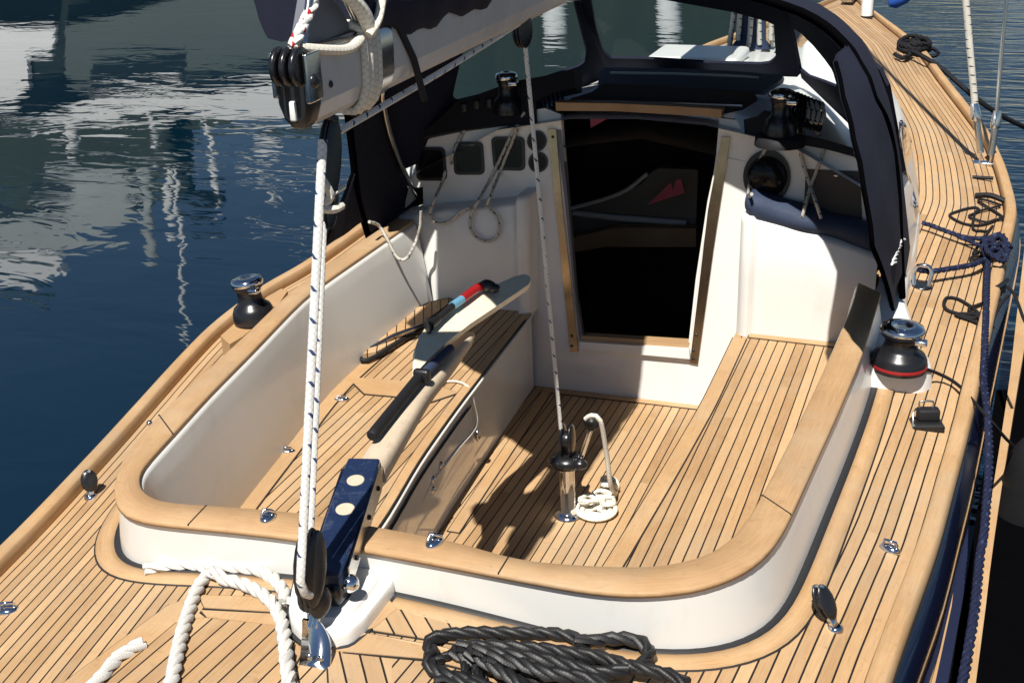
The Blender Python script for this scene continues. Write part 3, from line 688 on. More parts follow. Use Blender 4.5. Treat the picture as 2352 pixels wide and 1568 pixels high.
# black roof edge moulding and rope clutches over the instruments
yslab(zz('B',(1040,915),(1150,870),(1330,835),(1600,800),(1840,785),(1850,640),(1960,590),(2090,560),(2091,440),(1980,470),(1700,520),(1330,655),(1300,690),(1180,800)), 2.50, .10, M['rubber'], 'roof_edge', boat, .4)
for k, px in enumerate(zz('B',(1400,720),(1480,700),(1560,690))):
    q = onpl(px, (0, 2.52, .58), nrm(V(0,-1,.4))); mb = MB(); mb.box(q+V(0,.02,.02), (.028,.09,.045), bev=.008); mb.build('rope_clutch', M['plastic'], boat)
yslab(zz('N',(325,740),(500,700),(590,620),(700,640),(900,700),(1060,800),(1085,930),(1340,990),(1720,1100),(1725,1200),(1340,1110),(1010,1050),(640,995),(480,950),(340,915)), 2.485, .09, M['rubber'], 'roof_edge', boat, .3)
# ================================================================ winches and deck fittings
def winch(o, axis, r=.080, h=.135, name='winch', red=True):
    o = V(*o); ax = nrm(axis); k = h/.135; mb = MB()
    mb.lathe([(r*1.02,0),(r*1.03,.016*k),(r*.99,.034*k),(r*.90,.046*k),(r*.70,.056*k),(r*.62,.066*k),(r*.58,.080*k),(r*.60,.094*k),(r*.66,.101*k)], o, ax, 36); w = mb.build(name, M['black'], boat)
    if red: mb = MB(); mb.lathe([(r*1.035,.010*k),(r*1.04,.012*k),(r*1.04,.0175*k),(r*1.03,.019*k)], o, ax, 36); mb.build('red_band', M['red'], w)
    mb = MB(); mb.lathe([(r*.60,.100*k),(r*.72,.103*k),(r*.76,.108*k),(r*.68,.112*k)], o, ax, 32); mb.build('self_tailing_jaw', M['black'], w)
    mb = MB(); mb.lathe([(r*.66,.110*k),(r*.78,.113*k),(r*.80,.121*k),(r*.74,.130*k),(r*.50,.135*k),(r*.22,.136*k),(r*.20,.132*k),(r*.12,.131*k)], o, ax, 36); mb.build('winch_top', M['chrome'], w)
    u = nrm(np.cross(ax, V(0,1,0))); v = np.cross(ax, u); Mr = np.stack([u, v, ax], 1)
    mb = MB(); mb.box(o+ax*.104*k+u*(-r*.70)+v*r*.55, (.035,.03,.014*k), Mr, .004); mb.build('stripper_arm', M['chrome'], w)
    return w
zb = zd(.99,1.45)+.062; q = onz((2062,843), zb); lab(winch(q, (.03,0,1)), 'black primary winch with a red band on a white plinth')

ql = onz((586,736), .13)
mb = MB(); wp_ = [onz(p, .12)[:2] for p in zz('K',(150,870),(235,950),(370,870),(660,625),(790,440),(730,418),(600,490),(320,720))]
mb.prism(wp_, .0, .125); mb.build('winch_pad', M['teak'], boat)
lab(winch(ql, (-.10,0,1), r=.066, h=.150, red=False), 'black primary winch on a teak pad by the water')
q = onz((1790,312), .60); winch(q+V(0,.02,0), (0,0,1), r=.055, h=.15, red=False)
mb = MB(); mb.lathe([(.085,-.03),(.082,.0),(.06,.006)], q+V(0,.02,-.005), (0,0,1), 26); mb.build('winch_base', M['rubber'], boat)
q = onz((1162,262), .60); winch(q+V(0,.02,0), (0,0,1), r=.052, h=.15, red=False)
def standup_block(base, tip_px, name='standup_block'):
    b = V(*base); d = ray(tip_px); n_ = R[2]; t = np.dot(b-C, n_)/np.dot(d, n_); tip = C+d*t; ax = nrm(tip-b); Lh = np.linalg.norm(tip-b)
    side = nrm(np.cross(ax, V(.6,.8,0))); f = np.cross(side, ax); Mr = np.stack([side, f, ax], 1)
    mb = MB()
    for k in (-1, 1): mb.ball(b+ax*Lh*.60+side*k*.0085, (.0065,.021,Lh*.40), 14, Mr)
    mb.lathe([(.017,-.007),(.019,0),(.017,.007)], b+ax*Lh*.62, side, 18)
    o = mb.build(name, M['black'], boat)
    mb = MB(); mb.lathe([(.017,0),(.016,.006),(.010,.009)], b, (0,0,1), 16); mb.box(b+ax*Lh*.16, (.013,.018,Lh*.26), Mr, .004); mb.build('block_foot', M['chrome'], o)
    mb = MB(); mb.tube([b+ax*Lh*.95-side*.016, b+ax*Lh*.95+side*.016], .004, 8); mb.build('block_pin', M['chrome'], o)
standup_block(ond(zz('J',(1030,1255))[0]), zz('J',(925,1000))[0]); standup_block(ond(zz('G',(455,640))[0]), zz('G',(440,500))[0])
def oval_fitting(px, zf, sx, sy, ang, name, hgt=.012):
    q = ond(px) if zf is None else onz(px, zf); ca, sa = math.cos(ang), math.sin(ang); Mr = np.array([[ca,-sa,0],[sa,ca,0],[0,0,1.]])
    mb = MB(); mb.ball(q+V(0,0,.001), (sx, sy, hgt), 20, Mr); o = mb.build(name, M['chrome'], boat)
    mb = MB(); mb.tube([q+Mr@V(-sx*.5,-sy*.5,hgt*.8), q+Mr@V(-sx*.5,0,hgt*1.7), q+Mr@V(sx*.5,0,hgt*1.7), q+Mr@V(sx*.5,sy*.5,hgt*.8)], hgt*.32, 8); mb.build('folding_ring', M['chrome'], o)
    for k in (-1, 1): mb = MB(); mb.lathe([(sx*.16,0),(sx*.13,.002),(0,.0025)], q+Mr@V(k*sx*.62,0,hgt*.72), (0,0,1), 10); mb.build('screw', M['steel'], o)
    return o
oval_fitting(zz('R',(48,115))[0], ZC+.001, .017, .025, .1, 'folding_padeye'); oval_fitting(zz('H',(942,866))[0], ZC+.001, .017, .027, -.1, 'folding_padeye')
oval_fitting(zz('H',(478,150))[0], ZS+.003, .026, .014, .3, 'bench_hinge', .008); oval_fitting(zz('H',(205,410))[0], ZS+.003, .026, .013, .3, 'bench_hinge', .008)
oval_fitting(zz('S',(685,245))[0], None, .027, .016, -.35, 'deck_fairlead', .014); oval_fitting((18,1402), None, .026, .019, .4, 'deck_fairlead', .012)
q = onz(zz('G',(748,268))[0], ZC-.02); mb = MB(); mb.ball(q, (.008,.008,.008), 12); mb.build('cap_stud', M['chrome'], boat)
# black cam cleat box on the starboard side deck
q = ond(zz('T',(800,400))[0]); a = .30; Mr = np.array([[math.cos(a),-math.sin(a),0],[math.sin(a),math.cos(a),0],[0,0,1.]])
mb = MB(); mb.loft([[q+Mr@V(x*k, y*k, z) for x, y in ((-.042,-.028),(.042,-.028),(.042,.028),(-.042,.028))] for k, z in ((1.0,-.004),(1.0,.012),(.92,.016),(.86,.020))], flat=True); cb = mb.build('jammer_box', M['plastic'], boat)
mb = MB(); mb.box(q+Mr@V(.002,.006,.036), (.060,.034,.034), Mr, .006); mb.build('jammer_lid', M['rubber'], cb)
mb = MB(); mb.tube(dense([q+Mr@V(-.02,.015,.052), q+Mr@V(-.02,.018,.068), q+Mr@V(.016,.018,.068), q+Mr@V(.016,.015,.052)], .008), .0028, 8); mb.build('jammer_bail', M['steel'], cb)
mb = MB(); mb.tube([q+Mr@V(-.043,-.02,.005), q+Mr@V(-.040,.0,.045), q+Mr@V(-.03,.012,.05)], .0028, 6); mb.build('jammer_lever', M['steel'], cb)
# stainless eye on the side deck, beside the coachroof
q = ond(zz('P',(375,1170))[0]); mb = MB(); mb.lathe([(.036,0),(.034,.005),(.028,.007)], q, (0,0,1), 24); e_ = mb.build('deck_eye', M['black'], boat)
mb = MB(); mb.tube(dense([q+V(-.024,0,.004), q+V(-.028,.01,.045), q+V(-.018,.012,.072), q+V(.018,.012,.072), q+V(.030,.01,.045), q+V(.024,0,.004)], .01), .0075, 10); mb.build('eye_hoop', M['chrome'], e_)
# mooring cleats on the rail
def cleat(q, ang, L_=.075, mat='black'):
    d = V(math.cos(ang), math.sin(ang), 0); mb = MB()
    mb.tube(dense([q-d*L_+V(0,0,.034), q-d*L_*.4+V(0,0,.032), q+d*L_*.4+V(0,0,.032), q+d*L_+V(0,0,.034)], .012), [.006]+[.009]*1000 if False else .0085, 8)
    for k in (-.3, .3): mb.tube([q+d*L_*k-V(0,0,.003), q+d*L_*k+V(0,0,.03)], .010, 8)
    return mb.build('mooring_cleat', M[mat], boat)
cq1 = ond((2262,575)); cleat(cq1+V(.02,0,.005), 1.45, .085, 'chrome'); cq2 = ond(zz('D',(835,330))[0]); cleat(cq2, 1.8, .11, 'black'); cq3 = ond(zz('P',(1135,1230))[0]); cleat(cq3+V(0,0,0), 1.2, .05, 'black')
# chainplates
cp1, cp2 = ond(zz('D',(1275,1040))[0]), ond(zz('D',(1340,1055))[0])
mb = MB(); mb.box((cp1+cp2)/2+V(0,0,.006), (.11,.05,.012), bev=.004)
for q in (cp1, cp2): mb.box(q+V(0,0,.03), (.010,.030,.06), bev=.003)
mb.build('chainplate', M['chrome'], boat)
for p in zz('P',(960,155)): 
    q = ond(p); mb = MB(); mb.tube([q+V(-.045,0,.012), q+V(.045,0,.012)], .008, 8); mb.build('deck_bar', M['rubber'], boat)
q = ond(zz('P',(1030,365))[0]); mb = MB(); mb.tube(dense([q+V(-.06,.02,.02), q+V(0,0,.03), q+V(.06,-.02,.015)], .02), .012, 8); mb.build('deck_handle', M['rubber'], boat)
# bow fitting
q = V(.02, 9.0, zd(.02,9.0)); mb = MB(); mb.box(q+V(.02,0,.05), (.10,.35,.06), bev=.02); mb.build('bow_roller', M['steel'], boat)
mb = MB(); mb.tube([ond((1990,42))+V(0,0,.02), ond((1990,42))+V(0,0,.10), ond((1990,42))+V(0,.3,1.8)], .045, 12); mb.build('furled_forestay', M['sail'], boat)
# ================================================================ mainsheet post on the cockpit floor
pb_ = onz((1305,1182), ZF); PT = pb_+V(0,0,.178)
mb = MB(); mb.lathe([(.047,0),(.046,.005),(.030,.012),(.024,.016),(.024,.15),(.025,.178)], pb_, (0,0,1), 28); post = mb.build('mainsheet_post', M['chrome'], boat)
mb = MB(); mb.lathe([(.030,0),(.050,.006),(.052,.020),(.046,.034),(.030,.040)], PT, (0,0,1), 24); mb.ball(PT+V(.045,-.01,.018), (.026,.022,.018), 12); mb.ball(PT+V(-.015,-.02,.022), (.04,.03,.016), 12); mb.build('swivel', M['black'], post)
mb = MB()
for k in (-1, 1): mb.ball(PT+V(.003+k*.014,-.004,.095), (.010,.036,.055), 16)
mb.lathe([(.026,-.012),(.030,0),(.026,.012)], PT+V(.003,-.004,.095), (1,0,0), 18); mb.build('post_block', M['black'], post)
arm0 = PT+V(.045,.0,.035); arm1 = ony((1362,968), PT[1]+.0)
mb = MB(); mb.box((arm0+arm1)/2, (.018,.012,np.linalg.norm(arm1-arm0)), np.stack([nrm(np.cross(V(0,1,0), nrm(arm1-arm0))), V(0,1,0), nrm(arm1-arm0)], 1), .004); mb.build('cleat_arm', M['chrome'], post)
mb = MB(); mb.lathe([(.022,-.02),(.026,-.012),(.026,.012),(.022,.02)], arm1, (.4,1,.2), 18); mb.ball(arm1+V(0,-.02,.01), (.016,.010,.008), 10); mb.build('cam_cleat', M['plastic'], post)
# stainless chainplate behind the rudder pedestal
cpl = dk(*zz('R',(345,1010),(505,1040),(545,1160),(595,1440),(325,1390),(340,1180)))
b0, b1 = ond(zz('R',(330,1395))[0]), ond(zz('R',(592,1442))[0]); t0, t1 = onpl(zz('R',(355,1000))[0], (b0+b1)/2+V(0,.045,.0), (0,1,.0)), onpl(zz('R',(500,1025))[0], (b0+b1)/2+V(0,.045,0), (0,1,0))
mb = MB(); ra = []
for k in range(9):
    t = k/8; l, r_ = b0*(1-t)+t0*t, b1*(1-t)+t1*t; bulge = V(0, .012*math.sin(math.pi*t)-.004, 0)
    pin_ = .010*math.sin(math.pi*t); ra.append([l+V(-pin_*.4,0,0)+bulge, r_+V(pin_*.6,0,0)+bulge, r_+V(pin_*.6,.007,0)+bulge, l+V(-pin_*.4,.007,0)+bulge])
mb.loft(ra); chp = mb.build('mainsheet_chainplate', M['chrome'], boat)
for s_ in (.3, .7):
    mb = MB(); mb.lathe([(.007,0),(.006,.003),(.0,.004)], b0*(1-s_)+b1*s_+V(0,.004,.018), (0,-1,.3), 12); mb.build('bolt', M['steel'], chp)
# ================================================================ mast with its halyards
mq = V(.0, 4.72, roof_h(4.72)-.01)
mast = empty('mast', mq, 'silver mast foot with white halyards, standing on the coachroof beyond the sprayhood', 'mast')
mb = MB(); mb.lathe([(.055,0),(.055,9.0),(.05,9.1)], mq, (0,0,1), 20); mb.build('mast_tube', M['alu'], mast)
mb = MB(); mb.lathe([(.10,0),(.10,.02),(.075,.05),(.07,.22),(.058,.24)], mq, (0,0,1), 20); mb.build('mast_collar', M['cushion'], mast)
for k in range(7):
    a = math.pi+k*math.pi/6; b_ = mq+V(math.cos(a)*(.09+.012*(k % 2)), math.sin(a)*.085, .05+.02*(k % 3)); mb = MB()
    mb.tube(dense([b_+V(.02*math.cos(a),0,-.03), b_+V(.012*(k % 2),0,.20), b_+V(-.03*math.cos(a),.03,.9)], .08), .013, 6); mb.build('halyard', M['rgrey'], mast)
mb = MB()
for k in range(6): mb.box(mq+V(-.18+.07*k, -.16-.02*(k % 2), .012), (.045,.06,.035), bev=.01)
mb.build('halyard_lead', M['rubber'], mast)
sq_ = V(.40, 4.35, .46)
for k, (x_, w_) in enumerate(((-.02,.10),)):
    mb = MB(); rings = []
    for t in np.linspace(0, 1, 14):
        c_ = V(.36+.28*t, 4.75-1.5*t, .50-.03*t+.012*math.sin(9*t)); w = .05+.10*math.sin(math.pi*min(1, t*1.1+.05)); h_ = w*.55
        rings.append([c_+V(w*math.cos(a)*(1+.1*math.sin(3*a+5*t)), .25*w*math.cos(a), h_*math.sin(a)) for a in [2*math.pi*j/16 for j in range(16)]])
    mb.loft(rings); tag(mb.build('sail_bag', M['sail']), 'white sail bundle lying on the coachroof, seen through the side window of the sprayhood', 'sail bag')
mb = MB(); mb.box(V(-.12, 4.02, roof_h(4.0)+.01), (.42,.34,.05), bev=.02); tag(mb.build('deck_hatch', M['gel'], boat), None); 
# ================================================================ boom, sail cover
bp0 = onx((700,200), 0.); tq = [onx(p, 0.)[2] for p in zz('B',(1000,465),(1420,240))]
BZ = 1.185; bt, bbm, bw = .068, -.070, .034
boom = empty('boom', (0, .14, BZ), 'silver grey boom over the cockpit with a black end cap', 'boom')
def boom_ring(y, k=1., dz=0.):
    zc = BZ+.006*(y-.15)+dz
    return [V(x*k, y, zc+z*k) for x, z in ((-.022,.068),(-.034,.060),(-.036,.02),(-.034,-.028),(-.024,-.056),(-.010,-.070),(.010,-.070),(.024,-.056),(.034,-.028),(.036,.02),(.034,.060),(.022,.068))]
mb = MB(); mb.loft([boom_ring(y) for y in (.165, .4, 1.0, 2.0, 3.5, 4.64)], flat=True); mb.build('boom_tube', M['alu'], boom)
mb = MB(); mb.loft([boom_ring(.128, .80), boom_ring(.134, .94), boom_ring(.142, 1.0), boom_ring(.166, 1.015)]); mb.build('boom_end_cap', M['plastic'], boom)
mb = MB(); mb.box(V(.0, .126, BZ-.035), (.012,.01,.035), bev=.003); mb.build('cap_slot', M['sail'], boom)
mb = MB(); mb.loft([boom_ring(.40, 1.05), boom_ring(.47, 1.05)]); mb.build('boom_collar', M['steel'], boom)
mb = MB()
for k in (-1, 0, 1): mb.lathe([(.026,-.005),(.034,-.004),(.034,.004),(.026,.005)], V(.019*k+.012, .112, BZ+.046), (1,0,0), 20)
mb.build('reefing_sheaves', M['black'], boom)
mb = MB(); mb.box(V(-.022,.128,BZ+.030), (.008,.045,.080), bev=.003); mb.build('sheave_cheek', M['steel'], boom); mb = MB(); mb.box(V(.044,.130,BZ+.026), (.010,.050,.085), bev=.003); shv = mb.build('sheave_cheek', M['steel'], boom)
mb = MB(); mb.lathe([(.013,0),(.012,.004),(.006,.007)], V(.049,.124,BZ+.020), (1,-.2,0), 14); mb.build('cheek_bolt', M['black'], shv)
mb = MB(); mb.lathe([(.007,0),(.005,.002)], V(.0365,.205,BZ-.002), (1,0,0), 12); mb.build('boom_rivet', M['black'], boom)
# clew: grey metal triangle over the boom end and rope lashing
mb = MB(); T1 = [V(.012,.15,BZ+.072), V(.012,.34,BZ+.072), V(.006,.235,BZ+.20)]; c_ = sum(T1)/3
mb.loft([[p+V(k,0,0) for p in T1] for k in (-.02, .006)], flat=True); mb.build('clew_board', M['hood'], boom)
mb = MB(); mb.tube(dense([T1[0]+V(.012,-.01,0), c_+V(.02,.0,-.05), T1[1]+V(.014,.01,0), T1[2]+V(.012,0,0), T1[0]+V(.012,-.01,0)], .02), .007, 6); mb.build('clew_frame', M['steel'], boom)
mb = MB(); lash = [V(.026,.13,BZ+.075), V(.040,.20,BZ+.060), V(.043,.27,BZ+.050), V(.040,.33,BZ+.062), V(.030,.36,BZ+.10)]
mb.tube(dense(lash, .015), .009, 8)
for k in range(4):
    yy = .335+.018*k; rg = boom_ring(yy, 1.16+.03*(k % 2)); mb.tube(dense(rg[9:12]+rg[0:1], .02)[::-1] if False else [V(*p) for p in rg]+[rg[0]], .0085, 7)
lo = mb.build('boom_lashing', M['rplain']); tag(lo, 'cream white rope lashing wound round the boom end', 'rope')
mb = MB(); kn = V(.035,.30,BZ+.165)
mb.tube(dense([kn+V(0,-.04,.05), kn+V(.015,0,.0), kn+V(.02,.035,-.01), kn+V(.012,.01,.03), kn+V(.0,-.03,.0), kn+V(.014,.02,-.05), kn+V(.016,.05,-.10)], .012), .015, 8)
mb.tube(dense([kn+V(.02,.03,-.10), kn+V(.028,.06,-.075), kn+V(.03,.085,-.03)], .012), .009, 8)
mb.tube(dense([kn+V(-.005,-.02,.14), kn+V(.0,.0,.06), kn+V(.01,.02,0)], .012), .019, 8)
tag(mb.build('clew_knot', M['rplain']), 'thick cream knot tying the sail clew above the boom end', 'rope')
mb = MB(); mb.rope3([V(.020,.110,BZ+.078), V(.022,.20,BZ+.145), V(.024,.31,BZ+.235), V(.022,.5,BZ+.40)], .0105)
tag(mb.build('reefing_line', M['rred']), 'white reefing line with red fleck climbing from the boom end into the sail cover', 'rope')
mb = MB(); mb.loft([[V(sx*.043, y, BZ+z) for y, z in ((.46+o_,.13),(.48+o_,.06),(.545+o_,-.02),(.585+o_,-.115),(.605+o_,-.115),(.565+o_,-.02),(.50+o_,.06),(.485+o_,.13))] for sx, o_ in ((.85,0),(1.0,0))], flat=True); tag(mb.build('cover_strap', M['rubber']), 'black webbing strap hanging from the sail cover beside the boom', 'strap')
# navy sail cover over the flaked mainsail; unseen port lobe added to shade the cockpit
mb = MB(); rings = []; ny = 90
for j in range(ny):
    y = .350+4.0*(j/(ny-1))**1.25; t = min(1, max(0, (y-.35)/.30)); g_ = min(1, max(0, (y-.72)/.40))*min(1, max(.12, (2.9-y)/.5))
    zc = BZ+.006*(y-.15); k0 = .86+.14*min(1, (y-.35)/.05)
    tq = min(1, max(0, (y-.40)/.12)); wl = (.225-.165*tq)*k0+.66*g_; wr = (.030+.026*t)*k0+.03*g_; top = .20+.16*t+.22*g_; top = .10+(top-.10)*k0; ra_ = .02+.15*g_; cx = -.004*(1-t)
    sk = zc+.062-.035*t+.008*math.sin(y*19)+.007*math.sin(y*43+1); wv = .010*math.sin(y*27)+.006*math.sin(y*61)
    ctl = [(.041,sk),(.050+wr*.2,sk+.05),(wr+.010+wv*.5,zc+.14),(wr*.7,zc+top*.85),(-.02+cx,zc+top),(-wl*.45+cx,zc+top*.97+wv),(-wl*.92+cx,zc+top*.62+ra_*.5),(-wl+cx,zc+.14+ra_*.8+wv),(-wl*.88+cx,zc+.030+.05*tq+ra_),(-wl*.5+cx,zc+.035+ra_*.9),(-.055+cx*.6,zc+.085),(-.041,sk+.01)]
    rings.append(dense([V(x, y, z) for x, z in ctl], .03)); 
    rings[-1] = resample(rings[-1], 44)
mb.loft(rings, closed=True, cap=True); tag(mb.build('sail_cover', M['canvas']), 'navy canvas sail cover lying along the top of the boom, its unseen port lobe added to shade the cockpit', 'sail cover')
# ================================================================ mainsheet tackle
def blockpart(mb, c, ax, side, L_, wd, th):
    side = nrm(side-ax*np.dot(side, ax)); f = np.cross(side, ax); Mr = np.stack([side, f, ax], 1)
    for k in (-1, 0, 1): mb.ball(c+side*k*th, (th*.36, wd, L_), 16, Mr)
    for k in (-.5, .5): mb.lathe([(wd*.62,-th*.3),(wd*.72,0),(wd*.62,th*.3)], c+side*k*th, side, 18)
cxp = V(1,-.6,0)
lowb = onx((705,1335), .0); upb = onx((756,370), .0); axm = nrm(upb-lowb)
lb = empty('mainsheet_block', lowb, 'black double block at the foot of the mainsheet, shackled to the steel chainplate', 'pulley block')
mb = MB(); c_ = onx((712,1300), .0); blockpart(mb, c_, axm, cxp, .078, .026, .020); mb.build('cheeks', M['black'], lb)
mb = MB(); c2 = onx((722,1375), .0); blockpart(mb, c2, axm, cxp, .034, .026, .022); mb.build('swivel_head', M['black'], lb)
tt = (t0+t1)/2; mb = MB(); mb.tube(dense([c2-axm*.02, (c2+tt)/2+V(.004,0,0), tt+V(0,-.006,-.012)], .01), .006, 8); mb.tube(dense([c2-axm*.02+V(.012,0,0), (c2+tt)/2+V(.016,0,0), tt+V(.010,-.006,-.012)], .01), .006, 8); mb.build('shackle', M['chrome'], lb)
ub = empty('mainsheet_block', upb, 'long black block hanging on a shackle under the boom end', 'pulley block')
mb = MB(); blockpart(mb, upb, axm, cxp, .085, .019, .013); mb.build('cheeks', M['black'], ub)
mb = MB(); u0 = upb+axm*.075; u1 = V(0, .25, BZ-.072); mb.tube(dense([u0, (u0+u1)/2+V(.012,0,0), u1], .012), .007, 8); mb.tube(dense([u0+V(0,.01,0), (u0+u1)/2+V(-.012,.012,0), u1+V(0,.012,0)], .012), .007, 8); mb.build('shackle', M['black'], ub)
mb = MB(); blockpart(mb, onx((757,465), .002), axm, cxp, .05, .014, .010); mb.build('becket_block', M['black'], ub)
fb_c = onx(zz('B',(1760,195))[0], 0.); fwb = empty('mainsheet_block', fb_c, 'small black block under the middle of the boom', 'pulley block')
mb = MB(); blockpart(mb, fb_c, nrm(V(0,.1,1)), cxp, .045, .024, .013); mb.build('cheeks', M['black'], fwb)
mb = MB(); mb.tube([fb_c+V(0,0,.04), V(.0, fb_c[1]+.01, BZ-.064)], .007, 8); mb.build('shackle', M['black'], fwb)
r1a, r1b = onx(zz('B',(488,890))[0], .012), onx((690,1335), .012)
mb = MB(); mb.tube(dense([r1a, r1b], .03)+[onx((700,1362), .012), onx((712,1366), .012)], .0088, 10)
r2a, r2b = onx(zz('B',(500,1240))[0], -.008), onx((713,1222), -.008); mb.tube(dense([r2a, r2b], .03), .0074, 10)
r3a, r3b = onx((748,330), -.012), onx((700,1240), -.016); mb.tube(dense([r3a, r3b], .03), .0074, 10)
f0, f1 = onx(zz('B',(570,850))[0], 0.), onx(zz('B',(1755,140))[0], 0.); mb.tube(dense([f0, (f0+f1)/2-V(0,0,.004), f1], .03), .0072, 10)
g0, g1 = onx(zz('B',(1775,255))[0], .002), onz((1290,985), PT[2]+.11); g1 = V(PT[0]-.012, PT[1]-.012, PT[2]+.105)
mb.tube(dense([g0, g1], .03), .0062, 10)
tag(mb.build('mainsheet', M['rwhite']), 'white braided mainsheet with dark flecks between the stern block, the boom and the steel post', 'rope')
kn = onx(zz('B',(490,1290))[0], .004); mb = MB(); mb.tube(dense([kn+V(0,0,.05), kn+V(.012,.01,.01), kn+V(-.008,0,-.01), kn+V(.014,.012,-.016), kn+V(.01,.05,-.02)], .008), .0085, 7); mb.tube(dense([kn, kn+V(.01,.03,.012), kn+V(.008,.07,.012)], .01), .006, 6); mb.tube(dense([kn, kn+V(-.01,.03,-.02), kn+V(-.012,.055,-.03)], .01), .007, 6)
tag(mb.build('becket_knot', M['rplain']), 'cream knotted rope tail sticking out of the mainsheet under the hanging block', 'rope')
# tail from the cam cleat and the coil beside the post
cqz = onz((1372,1172), ZF); mb = MB()
tail = [arm1+V(-.02,-.012,.012), arm1+V(.0,-.015,.028), arm1+V(.026,-.01,.012), ony((1393,1040), PT[1]+.03), ony((1402,1110), PT[1]+.06), onz((1412,1135), ZF+.03)]
mb.tube(dense(tail, .012), .0078, 8)
sp = []
for k in range(70):
    a = k*.33; rr_ = .014+.0018*k*.42; sp.append(onz((1366,1180), ZF)+V(rr_*math.cos(a)*1.15, rr_*math.sin(a), .009+.010*(k/70)+.004*math.sin(a*1.7)))
mb.tube(dense(sp, .008), .0085, 8)
sp = [onz((1412,1135), ZF+.03)]
for k in range(34): a = k*.8; sp.append(onz((1402,1128), ZF)+V(.020*math.cos(a)+.006*math.sin(k), .024*math.sin(a)-.0008*k, .010+.038*abs(math.sin(k*.37))))
sp.append(onz((1400,1165), ZF+.010)); mb.tube(dense(sp, .008), .0078, 8)
for k, (cx2, cy2, rx2, ry2, n2) in enumerate((((1384,1150),0,.030,.018,16),((1398,1172),0,.020,.026,14),((1352,1172),0,.026,.020,14))):
    c3 = onz(cx2, ZF); mb.tube(dense([c3+V(rx2*math.cos(a*1.0+k)+.004*math.sin(3*a), ry2*math.sin(a+k), .016+.009*k+.012*abs(math.sin(a*.9+k))) for a in [j*.75 for j in range(n2)]], .008), .0075, 7)
tag(mb.build('sheet_tail_coil', M['rplain']), 'cream white rope tail coiled on the cockpit floor beside the steel post', 'rope')
# ================================================================ tiller
TZ = lambda y: .245+.072*(y-.1)
tl = empty('tiller', onz((790,1340), .2), 'pale wooden tiller with a scuffed navy metal head, crossing the aft coaming', 'tiller')
def tp(px, z): return onz(px, z)
hd_top = [(880,1074),(800,1066),(790,1085),(728,1225),(715,1300),(722,1330),(782,1338),(800,1290),(868,1100)]
h0, h1 = onz((838,1075), .258), onz((752,1332), .212); hax = nrm(h0-h1); hside = nrm(np.cross(hax, V(0,0,1))); hup = np.cross(hside, hax); Hl = np.linalg.norm(h0-h1)
Mr = np.stack([hside, hax, hup], 1)
hw = .038
mb = MB(); rr_ = []
for t, w_, h_ in ((-.02,.026,.02),(0,.032,.024),(.12,.036,.028),(.5,.040,.029),(.9,.039,.028),(1.0,.037,.027)):
    c_ = h1+hax*Hl*t; rr_.append([c_+hside*a*w_+hup*b*h_ for a, b in ((-1,-.9),(1,-.9),(1,.85),(.9,1),(-.9,1),(-1,.85))])
mb.loft(rr_, flat=True); th = mb.build('tiller_head', M['navymetal'], tl)
mb = MB(); 
for sg in (-1, 1):
    mb.loft([[h1+hax*Hl*t+hside*(sg*(.0405+.0025*k))+hup*b for t, b in ((.02,-.03),(.05,.02),(.90,.026),(.99,.01),(.99,-.02),(.90,-.034))] for k in (0, 1)], flat=True)
mb.build('side_cheek', M['steel'], th)
for px, r_ in ((zz('H',(547,553))[0], .0195), (zz('H',(495,697))[0], .0205)):
    q = onpl(px, h1+hup*.0293, hup); mb = MB(); mb.lathe([(r_,-.002),(r_,.0009),(r_*.9,.0011)], q, hup, 28)
    for i in range(len(mb.v)): mb.uv[i] = (mb.v[i][0], mb.v[i][1])
    mb.build('wood_inset', M['tillerw'], th)
for t in (.2, .55, .82):
    mb = MB(); mb.lathe([(.006,0),(.005,.004)], h1+hax*Hl*t+hside*.0435+hup*-.004, hside, 10); mb.build('cheek_bolt', M['rubber'], th)
q = onz(zz('R',(768,690))[0], .200); mb = MB(); mb.ball(q, (.0195,.0195,.0195), 18); mb.tube([q, q+V(-.045,.01,.004)], .008, 10); mb.build('pin_knob', M['chrome'], tl)
mb = MB(); qs = onz(zz('R',(640,790))[0], .150); mb.lathe([(.060,-.04),(.060,-.006),(.055,.0),(.02,.003)], qs, (0,0,1), 28); mb.box(h1+V(-.002,.012,-.030), (.062,.05,.05), None, .012); mb.build('rudder_stock', M['black'], tl)
sh = [(852,1085),(905,1000),(960,915),(1010,855),(1050,805),(1083,768)]; zs_ = [.246,.256,.261,.264,.266,.268]; ws = [.034,.032,.030,.027,.024,.018]
P = [onz(p, z) for p, z in zip(sh, zs_)]; P = dense(P, .04); mb = MB(); rr_ = []; uv = []; L = 0
for i, p in enumerate(P):
    t = nrm(P[min(i+1, len(P)-1)]-P[max(i-1, 0)]); sd_ = nrm(np.cross(t, V(0,0,1))); w_ = np.interp(i/(len(P)-1), np.linspace(0, 1, 6), ws)*(1 if i < len(P)-1 else .55); L += .04
    pr2 = [(-1,-.7),(-.7,-1),(.7,-1),(1,-.7),(1,.5),(.75,.9),(.2,1),(-.2,1),(-.75,.9),(-1,.5)]
    rr_.append([p+sd_*a*w_+V(0,0,b*w_*.85) for a, b in pr2]); uv.append([(a*w_+b*.02, L) for a, b in pr2])
mb.loft(rr_, uvs=uv); mb.build('tiller_shaft', M['tillerw'], tl)
mb = MB(); mb.tube([P[-6]+V(0,0,.02), P[-6]+V(0,0,.05)], .006, 8); mb.tube([P[-8]+V(0,0,.02), P[-8]+V(.0,0,.048)], .009, 10); mb.build('tiller_clip', M['steel'], tl)
